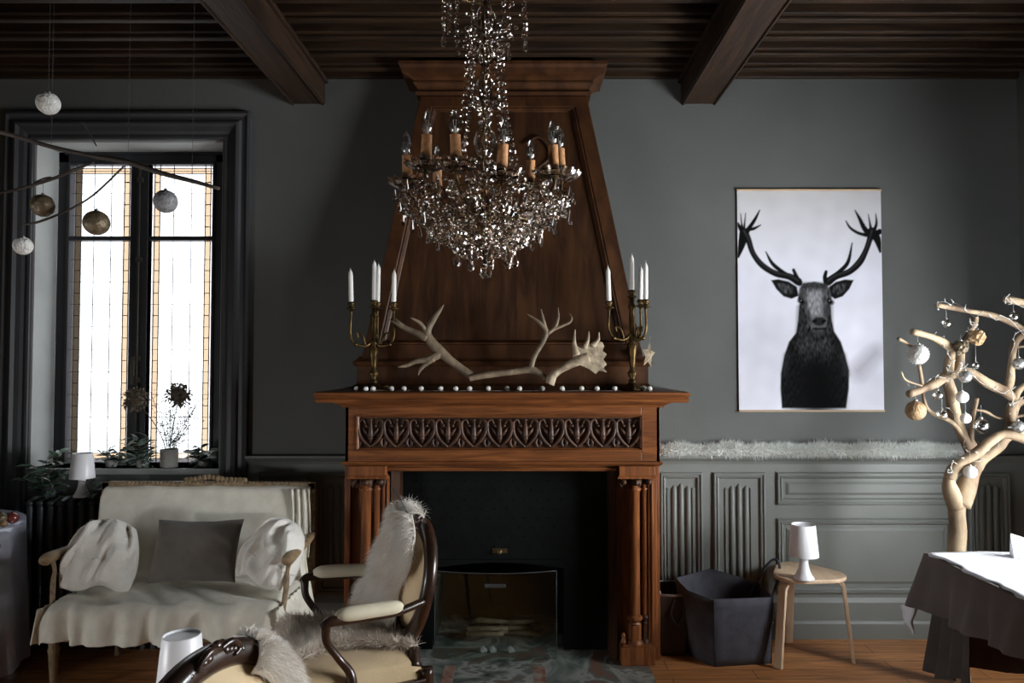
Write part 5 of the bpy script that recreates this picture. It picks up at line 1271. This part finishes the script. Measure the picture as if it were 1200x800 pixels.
# ============================================================ SETTEE
def settee():
    xa, xb = -2.215, -1.135; yb, yf = 3.90, 3.36; c = Vector(((xa+xb)/2, (yb+yf)/2, 0)); w = (xb-xa)/2; d = (yb-yf)/2
    r = empty('settee', c, 0, 'small carved gilt settee under the window, draped in white linen', 'sofa')
    bt = PZ(563, 3.95)
    m = MB(); m.box(-w-.06, w+.01, d+.01, d+.05, bt-.045, bt); m.box(-w-.06, -w-.015, d+.01, d+.05, .3, bt); m.box(w-.035, w+.01, d+.01, d+.05, .3, bt); m.box(-w, w, d+.02, d+.04, .45, bt-.03)
    br = m.build('back_frame', GILT, r, bevel=.006)
    m = MB(); rr = random.Random(3)
    for i in range(14): m.ico((.02+(i-7)*.024, d+.02, bt+.006+.018*math.exp(-((i-5)/3)**2)), .015+.004*rr.random(), 2, sm=False, sc=(1, .6, 1))
    for i in range(50): m.ico((-w+.02*i*1.08, d+.012, bt-.004), .009, 1, sc=(1, .7, .8))
    m.build('carved_crest', GILT, br)
    m = MB(); m.box(-w+.01, w-.01, -d+.02, d, .27, .33); m.build('seat_rail', GILT, r, bevel=.01)
    m = MB(); m.box(-w+.015, w-.015, -d+.02, d, .33, .43); m.build('seat_cushion', LINEN, r, bevel=.03)
    for sx in (-1, 1):
        for sy in (-1, 1):
            l = MB(); x, y = sx*(w-.035), sy*(d-.035) if sy < 0 else d+.02
            l.lathe([(.010, 0), (.014, .01), (.011, .03), (.022, .22), (.026, .235), (.020, .25), (.026, .28)], (x, y, 0), 16, rfun=lambda t, r_, z: 1+.06*math.cos(8*t)); l.build('leg', GILT, r)
    for sx in (-1, 1):
        a = MB(); X_ = sx*(w+.01); az = .645
        q = bez([(X_-sx*.02, d+.02, az+.0, .018), (X_, d-.15, az+.0, .020), (X_+sx*.01, -d+.20, az, .022), (X_+sx*.015, -d+.08, az-.002, .026), (X_+sx*.015, -d+.045, az-.012, .022)], 6)
        a.tube([p[:3] for p in q], [p[3] for p in q], 12, sx=1.25); ar = a.build('arm', mat('pale_worn_wood', (.36, .25, .14), (.22, .15, .08), rough=.55, scale=20, bump=.2), r)
        s = MB(); stube(s, [(X_+sx*.01, -d+.10, az-.02, .012), (X_, -d+.10, az-.07, .009), (X_, -d+.09, az-.12, .012), (X_-sx*.01, -d+.07, .40, .012), (X_-sx*.02, -d+.05, .30, .016)], 10, 5); s.build('arm_post', GILT, ar)
    # linen sheet
    m = MB()
    path = [(d+.07, bt-.16), (d+.062, bt-.05), (d+.045, bt-.02), (d-.005, bt-.03), (d-.022, bt-.10), (d-.05, .62), (d-.075, .50), (d-.085, .455), (d-.12, .447), (0, .452), (-d+.06, .449), (-d+.01, .435), (-d-.012, .40), (-d-.022, .34), (-d-.03, .292)]
    q = bez(path, 5); cum = [0]
    for a_, b_ in zip(q[:-1], q[1:]): cum.append(cum[-1]+np.linalg.norm(b_-a_))
    def sheet(u, v):
        s_ = v*cum[-1]; i = min(max(int(np.searchsorted(cum, s_))-1, 0), len(q)-2); t = (s_-cum[i])/(cum[i+1]-cum[i]+1e-9); y, z = q[i]*(1-t)+q[i+1]*t
        seatf = min(1, max(0, (v-.45)*6)); hw = w*.975+(.045)*seatf
        x = -hw+2*hw*u-(.06*(1-u)**8 if v < .5 else 0)*min(1, v*5); front = max(0, (v-.80)/.20); backp = 1-min(1, max(0, (v-.28)*8))
        xs = x+(v-.85)*.35*math.sin(x*3); f = nz(xs*7, v*2, 3)*.035+math.sin(xs*26+nz(xs*5, v*3)*6)*.010+math.sin(xs*57+2*v+nz(xs*3)*8)*.004
        y -= f*front*2.0+.010*max(0, nz(x*5, z*4, 8))*(1-front)
        y -= .020*front
        if v > .5 and front < .3: z += .010*nz(x*6+y*9, y*4, 2)+.007*math.sin(x*22+y*30+4*nz(x*2, y*3))*min(1, (v-.5)*4)
        if front > .85: z += .008*math.sin(x*9)
        if backp > .5 and v < .2: z += -.006*abs(math.sin(x*9))
        # left front corner gathers, right side spills over
        e = max(0, (abs(x)-(w-.05))/.05)
        if v > .5: z -= .03*e*e; y += front*e*.03
        return (x, y, max(z, .27))
    m.grid(sheet, 240, 110)
    # flaps over the two sides
    for sx in (-1, 1):
        def flap(u, v):
            yy = d-.07-(2*d-.04)*u; x0_ = sx*(w-.0)
            o_ = .004+.020*v+.014*v*math.sin(u*29+sx)+.006*math.sin(u*60)
            return (x0_+sx*o_, yy, .435-v*(.18+.03*math.sin(u*4)))
        m.grid(flap, 60, 12)
    def drape(u, v):   # bunched fall at the right rear
        return (w-.035+.06*v*(.5+.5*u)+.012*math.sin(u*16)*v, d-.04-.13*u, .66-.40*v+.0*u)
    m.grid(drape, 30, 16)
    def drape2(u, v):   # gathers on the back, right end
        return (w-.11+.10*u+.010*math.sin(v*3), d-.035-.010*math.sin(u*20)-.02*math.sin(PI*u)*v, bt-.03-(.36)*v)
    m.grid(drape2, 40, 16)
    o = m.build('linen_sheet', LINEN, solid=.003); o.location = c; tag(o, 'off-white linen sheet draped over back and seat of the settee', 'sheet')
    return c, w, d, bt
SC_, SW, SD, SBT = settee()
def pillow(name, label, mt, c, sx, sz, th, rx=-.25, rz=0, ry=0, wr=.3, seed=1, cat='cushion', hairs=0, n=48, sag=0):
    m = MB(); vs = {}
    for side in (1, -1):
        def f(u, v, side=side):
            a, b = 2*u-1, 2*v-1
            e = max(0, (1-abs(a)**2.6))*max(0, (1-abs(b)**2.6)); t = th*e**.48
            px = a*sx*(1-.08*(1-b*b)*0-.07*(1-abs(b)**2)*abs(a)**3); pz = b*sz*(1-.07*(1-abs(a)**2)*abs(b)**3)-sag*a*a
            w_ = wr*.02*nz(a*2.3+seed, b*2.3, side*2)+wr*.008*math.sin(6*a+9*b+6*nz(a*2, b*2, seed))
            return (px, side*(t+w_*min(1, e*4)), pz+wr*.02*nz(a*2, b*3, seed+5))
        m.grid(f, n, n)
    # corner piping
    o = m.build(name, mt); o.rotation_euler = (rx, ry, rz); o.location = c; tag(o, label, cat)
    if hairs:
        r = random.Random(seed); pts = []; nr = []
        me = o.data
        for p in r.choices(me.polygons, k=hairs): pts.append(p.center+Vector((r.gauss(0, .003), 0, r.gauss(0, .003)))); nr.append(p.normal)
        h = MB(); fur(h, pts, nr, .010, .0016, .3, .5, seed); ho = h.build('pile', mt, o, recalc=False)
    return o
def lumpy(name, label, fn, mt, hairs, seed, cat='blanket', L=.009):
    m = MB(); m.grid(fn, 90, 60); o = m.build(name, mt, recalc=True, solid=.0); tag(o, label, cat)
    r = random.Random(seed); pts = []; nr = []
    for p in r.choices(o.data.polygons, k=hairs): pts.append(p.center+Vector((r.gauss(0, .003), r.gauss(0, .002), r.gauss(0, .003)))); nr.append(p.normal)
    h = MB(); fur(h, pts, nr, L, .0018, .3, .5, seed); h.build('pile', mt, o, recalc=False); return o
pc = P(226, 645, 3.62); pillow('cushion', 'plain taupe cushion in the middle of the settee', TAUPE, (pc.x, 3.66, .62), .215, .155, .065, rx=-.38, rz=.03, wr=.2, seed=3, n=60)
def throw(cx, cy, cz_, sx, sz, th, rx, rz, seed, label, ry=0):
    """cushion wrapped in a folded fleece throw: closed lumpy body with deep drape folds"""
    R = Matrix.Rotation(rz, 3, 'Z') @ Matrix.Rotation(rx, 3, 'X') @ Matrix.Rotation(ry, 3, 'Y'); m = MB(); n = 70
    for side in (1, -1):
        def f(u, v, side=side):
            a, b = 2*u-1, 2*v-1; e = max(0, (1-abs(a)**4))*max(0, (1-abs(b)**3.4)); t = th*e**.4
            fold = .040*nz(a*1.5+b*.6, b*.5, seed)+.017*math.sin(6.5*a+3*b*a+4*nz(a*1.1, b*.9, seed))+.008*math.sin(13*a-5*b+5*nz(a*1.5, b*1.2, seed+4))
            wd = 1+.18*(-b)*.5
            p = Vector((a*sx*wd*(1-.16*b*b), side*t-fold*min(1, e*3)*(1 if side < 0 else .3), b*sz*(1-.12*a*a)-.03*a*a+.012*math.sin(5*a+seed)*(b < -.3)))
            p = R @ p; return (p.x, p.y, p.z)
        m.grid(f, n, n)
    o = m.build('fleece_throw', FLEECE); o.location = (cx, cy, cz_); tag(o, label, 'blanket')
    r = random.Random(seed); pts = []; nr = []
    for p in r.choices(o.data.polygons, k=9000): pts.append(p.center+Vector((r.gauss(0, .003), r.gauss(0, .002), r.gauss(0, .003)))); nr.append(p.normal)
    h = MB(); fur(h, pts, nr, .010, .0020, .3, .5, seed); h.build('pile', FLEECEH, o, recalc=False)
throw(PX(122, 3.56), 3.58, .63, .165, .165, .075, -.45, .25, 1, 'white fleece throw bunched over the left arm of the settee', ry=.08)
throw(PX(323, 3.56), 3.575, .64, .150, .160, .085, -.40, -.35, 4, 'white fleece throw bunched over the right arm of the settee', ry=.22)

# ============================================================ ARMCHAIRS
def armchair(c, rz, label, top=.95):
    r = empty('armchair', (c[0], c[1], 0), rz, label, 'armchair')
    # seat cushion: trapezoid with domed top
    def hw(y): return .265+(.0-y)*.10+.0
    m = MB(); n = 40
    def st(u, v):
        y = -.27+.50*v; a = 2*u-1; b = 2*v-1; e = (1-abs(a)**6)*(1-abs(b)**6); h = .385+.085*max(e, 0)**.35+.012*(1-a*a)*(1-b*b)
        bow = .03*(1-a*a)*(v < .5)*(1-2*v); return (a*hw(y)*.97, y-bow, h)
    m.grid(st, n, n)
    def sb(u, v): p = st(u, v); return (p[0], p[1], .375)
    m.grid(sb, n, n); m.build('seat', YELLOW, r)
    # scalloped seat rail
    m = MB()
    def rail(pa, pb, outv):
        N_ = 20; vs = []
        for i in range(N_+1):
            t = i/N_; p = Vector(pa).lerp(Vector(pb), t); o_ = Vector(outv)*(.012+.015*math.sin(PI*t)); zb = .315+.030*math.sin(PI*t)-.012*math.cos(4*PI*t)
            vs += [(p.x+o_.x, p.y+o_.y, .390), (p.x+o_.x, p.y+o_.y, zb), (p.x-outv[0]*.012, p.y-outv[1]*.012, zb), (p.x-outv[0]*.012, p.y-outv[1]*.012, .390)]
        m.add(vs, [(i*4+k, i*4+(k+1) % 4, (i+1)*4+(k+1) % 4, (i+1)*4+k) for i in range(N_) for k in range(4)]+[(3, 2, 1, 0), tuple(N_*4+k for k in range(4))])
    rail((-.29, -.27, 0), (.29, -.27, 0), (0, -1, 0)); rail((.29, -.27, 0), (.245, .23, 0), (1, 0, 0)); rail((-.29, -.27, 0), (-.245, .23, 0), (-1, 0, 0)); rail((-.24, .23, 0), (.24, .23, 0), (0, 1, 0))
    m.build('seat_rail', CHAIRW, r, bevel=.004)
    for sx in (-1, 1):
        l = MB(); stube(l, [(sx*.285, -.27, .40, .026), (sx*.30, -.285, .33, .030), (sx*.305, -.30, .24, .022), (sx*.285, -.285, .12, .014), (sx*.29, -.29, .04, .013), (sx*.31, -.32, .0, .018)], 12, 6); l.build('leg', CHAIRW, r)
        l = MB(); stube(l, [(sx*.235, .235, .42, .024), (sx*.24, .25, .30, .022), (sx*.24, .29, .15, .017), (sx*.24, .35, 0, .015)], 10, 6); l.build('leg', CHAIRW, r)
    # oval back
    rec = .17; zc = .70; hh = top-zc-.03; tilt = lambda z: .195+(z-.42)*math.tan(rec)
    def ov(t, s=1.0, off=0):
        x = .215*s*math.cos(t)*(1+.05*math.sin(t)); z = zc+hh*s*math.sin(t)+(.012*s*math.cos(2*t))
        return Vector((x, tilt(z)+off, z))
    m = MB(); pts = [ov(2*PI*i/64) for i in range(65)]
    vs = []
    for i in range(64):
        t = 2*PI*i/64; dr = (ov(t, 1.06)-ov(t, .94)).normalized()
        p = ov(t); nn = Vector((0, -math.cos(rec), math.sin(rec)))
        for (a_, b_) in ((.032, -.018), (.034, .004), (.026, .022), (.012, .026), (-.004, .024), (-.020, .020), (-.026, .012), (-.024, -.018)): vs.append(p+dr*a_+nn*b_)
    m.add(vs, [(i*8+k, i*8+(k+1) % 8, ((i+1) % 64)*8+(k+1) % 8, ((i+1) % 64)*8+k) for i in range(64) for k in range(8)], 0, True)
    for sx in (-1, 1): stube(m, [(sx*.10, tilt(.50), .50, .018), (sx*.17, tilt(.47), .47, .020), (sx*.215, tilt(.42), .42, .024)], 10, 5)
    bk = m.build('backrest_frame', CHAIRW, r)
    m = MB()
    for side, dep in ((-1, .045), (1, .030)):
        def up(u, v, side=side, dep=dep):
            t = 2*PI*u; rr = .90*v; p = ov(t, rr if rr > .001 else .001); nn = Vector((0, -math.cos(rec), math.sin(rec)))*(-side)
            return tuple(p+nn*(.006+dep*(1-(rr/.90)**2.4)))
        m.grid(up, 48, 14)
    m.build('backrest_pad', YELLOW, r)
    m = MB(); rr = random.Random(2); tp = ov(PI/2)
    for i in range(13):
        a_ = (i-6)/6; m.ico(ov(PI/2-a_*.36)+Vector((0, -.018, .022-.010*abs(a_)+.014*(abs(a_) < .3))), .013-.004*abs(a_), 2, sm=True, sc=(1.1, .8, 1))
    for sx in (-1, 1): stube(m, [(*(tp+Vector((0, -.025, .03))), .007), (*(tp+Vector((sx*.035, -.028, .036))), .008), (*(tp+Vector((sx*.065, -.026, .012))), .006), (*(tp+Vector((sx*.045, -.028, .0))), .004)], 8, 5)
    m.build('carved_crest', CHAIRW, bk)
    for sx in (-1, 1):
        a = MB(); az = .655; yb_ = tilt(az)-.005
        stube(a, [(sx*.225, yb_, az+.010, .015), (sx*.265, .10, az-.005, .015), (sx*.285, -.06, az, .016), (sx*.290, -.125, az+.004, .018), (sx*.285, -.150, az-.015, .018)], 12, 6)
        stube(a, [(sx*.287, -.14, az-.005, .017), (sx*.275, -.135, az-.07, .014), (sx*.262, -.09, az-.14, .014), (sx*.272, -.05, az-.20, .017), (sx*.285, -.05, .36, .022)], 12, 6)
        ar = a.build('arm', CHAIRW, r)
        q = MB(); qq = bez([(sx*.252, .135, az+.012, .012), (sx*.262, .11, az+.014, .024), (sx*.275, .02, az+.018, .027), (sx*.285, -.07, az+.020, .026), (sx*.288, -.105, az+.018, .014)], 6)
        q.tube([p[:3] for p in qq], [p[3] for p in qq], 14); q.build('arm_pad', CREAM, ar)
    return r, ov, tilt
def wfur(name, label, root, pts, nrm, L, wd, mt, seed, jit=.45, droop=.6, comb=None, base=None):
    """fur skin: a hide surface plus strands, placed in the armchair's own frame but a thing of its own"""
    M = Matrix.Translation(root.location) @ Matrix.Rotation(root.rotation_euler.z, 4, 'Z')
    e = empty(name, root.location, root.rotation_euler.z, label, 'fur throw')
    if base: base.build('hide', mt, e, solid=.004)
    m = MB(); fur(m, pts, nrm, L, wd, droop, jit, seed, comb); m.build('pile', mt, e, recalc=False); return e
A1 = (-.68, 2.86)
ar1, ov1, tilt1 = armchair(A1, math.radians(-66), 'walnut armchair with cream seat and white fur, facing the settee', .94)
# fur over the back
rec = .17
nback = Vector((0, -math.cos(rec), math.sin(rec)))
r = random.Random(8); pts = []; nr = []; B = MB()
def bkfur(u, v):    # u across, v 0 top .. 1 bottom ; hangs over front of the backrest
    z = .955-.46*v; wv = .10+.07*math.sin(v*2.9+.3)+.012*math.sin(v*17); x = -.070+(2*u-1)*wv+.02*math.sin(v*7)-.07*v*(1-u)*1.6+(.05*(v < .5)*math.sin(v*6) if u > .5 else 0)
    y = tilt1(z)-.06-.03*math.sin(PI*u)-.10*v*v*(1-u)
    return Vector((x, y, z))
def bk2(u, v):      # part flung over the top, far side
    return Vector((-.07+(2*u-1)*.09, tilt1(.95)-.05+.05*v, .950+.010*math.sin(PI*v)-.02*v))
B.grid(lambda u, v: tuple(bkfur(u, v)), 20, 30); B.grid(lambda u, v: tuple(bk2(u, v)), 16, 8)
for i in range(17000):
    u, v = r.random(), r.random(); e_ = 1.0
    if r.random() < .93: pts.append(bkfur(u, v)); nr.append(nback+Vector(((u-.5)*1.2, 0, 0)))
    else: pts.append(bk2(u, v)); nr.append(Vector((0, -.2, 1)))
wfur('fur_throw', 'white sheepskin hanging over the backrest of the walnut armchair', ar1, pts, nr, .058, .0017, FURW, 4, .6, .8, (-.3, -.2, -.5), B)
# fur on the seat
pts = []; nr = []; B = MB()
def stfur(u, v):
    x = (2*u-1)*(.24+.04*math.sin(v*9+1)); y = -.28+.46*v+.035*math.sin(u*8)
    z = .497+.012*math.sin(u*7+v*5)
    if v < .10: z -= (.10-v)*.5
    if u < .10: z -= (.10-u)*.5
    x -= .03; 
    lim = .205-.10*math.sin(v*3)
    x = min(x, lim)
    return Vector((x, y, z))
B.grid(lambda u, v: tuple(stfur(u, v)), 30, 30)
for i in range(17000):
    u, v = r.random(), r.random(); pts.append(stfur(u, v)); nr.append(Vector(((u-.5)*1.0, -.3*(v < .2), 1)))
wfur('fur_throw', 'beige sheepskin spread over the seat of the walnut armchair', ar1, pts, nr, .055, .0018, FURB, 5, .7, .3, (-.5, -.4, 0), B)
# feather on top
m = MB(); c = P(478, 602, 2.90)
q = bez([(*c, .0010), (*P(471, 588, 2.90), .0006), (*P(463, 574, 2.90), .0003)], 14); m.tube([p[:3] for p in q], [p[3] for p in q], 5)
for i, p in enumerate(q):
    for sx in (-1, 1): p3 = Vector(p[:3]); m.add([p3, p3+Vector((0, 0, .0015)), p3+Vector((sx*.016-.006, sx*.004, .018))], [(0, 1, 2)])
o = m.build('feather', FEATHER, recalc=False); tag(o, 'thin blue-black feather sticking up behind the armchair back', 'feather')

ar2, ov2, tilt2 = armchair((-.43, 1.53), math.radians(72), 'walnut armchair in the near foreground, only its arched back top visible', .94)
pts = []; nr = []; B = MB()
def f2(u, v):
    t = math.radians(62-62*u); p = ov2(t, 1.14-.34*v); return p+Vector((0, -.032-.012*math.sin(PI*v), 0))
def f3(u, v):
    t = math.radians(62-62*u); p = ov2(t, 1.15); return p+Vector((0, -.03+.07*v, .004*math.sin(PI*v)))
B.grid(lambda u, v: tuple(f2(u, v)), 16, 8); B.grid(lambda u, v: tuple(f3(u, v)), 16, 6)
for i in range(9000):
    u, v = r.random(), r.random(); t = math.radians(62-62*u)
    if r.random() < .6: pts.append(f2(u, v)); nr.append(Vector((math.cos(t)*.8, -.7, math.sin(t)*.8)))
    else: pts.append(f3(u, v)); nr.append(Vector((math.cos(t), 0, math.sin(t))))
wfur('fur_throw', 'long white fur tuft draped over the near foreground chair back', ar2, pts, nr, .045, .0013, FURW, 6, .4, .9, (.3, 0, -.4), B)
# foreground lamp on stool
D = 2.28; lp = P(213, 740, D); lz = PZ(743, D)-.279
fc = (lp.x, D)
stool(fc, [(fc[0]+.2*math.cos(a), fc[1]+.2*math.sin(a)) for a in (1.0, 3.1, 5.2)], 'bentwood stool under the foreground table lamp')
lamp((lp.x, D, .4505), 'white table lamp in the foreground, shade cut by the picture bottom', (lz+.279-.45)/.279)
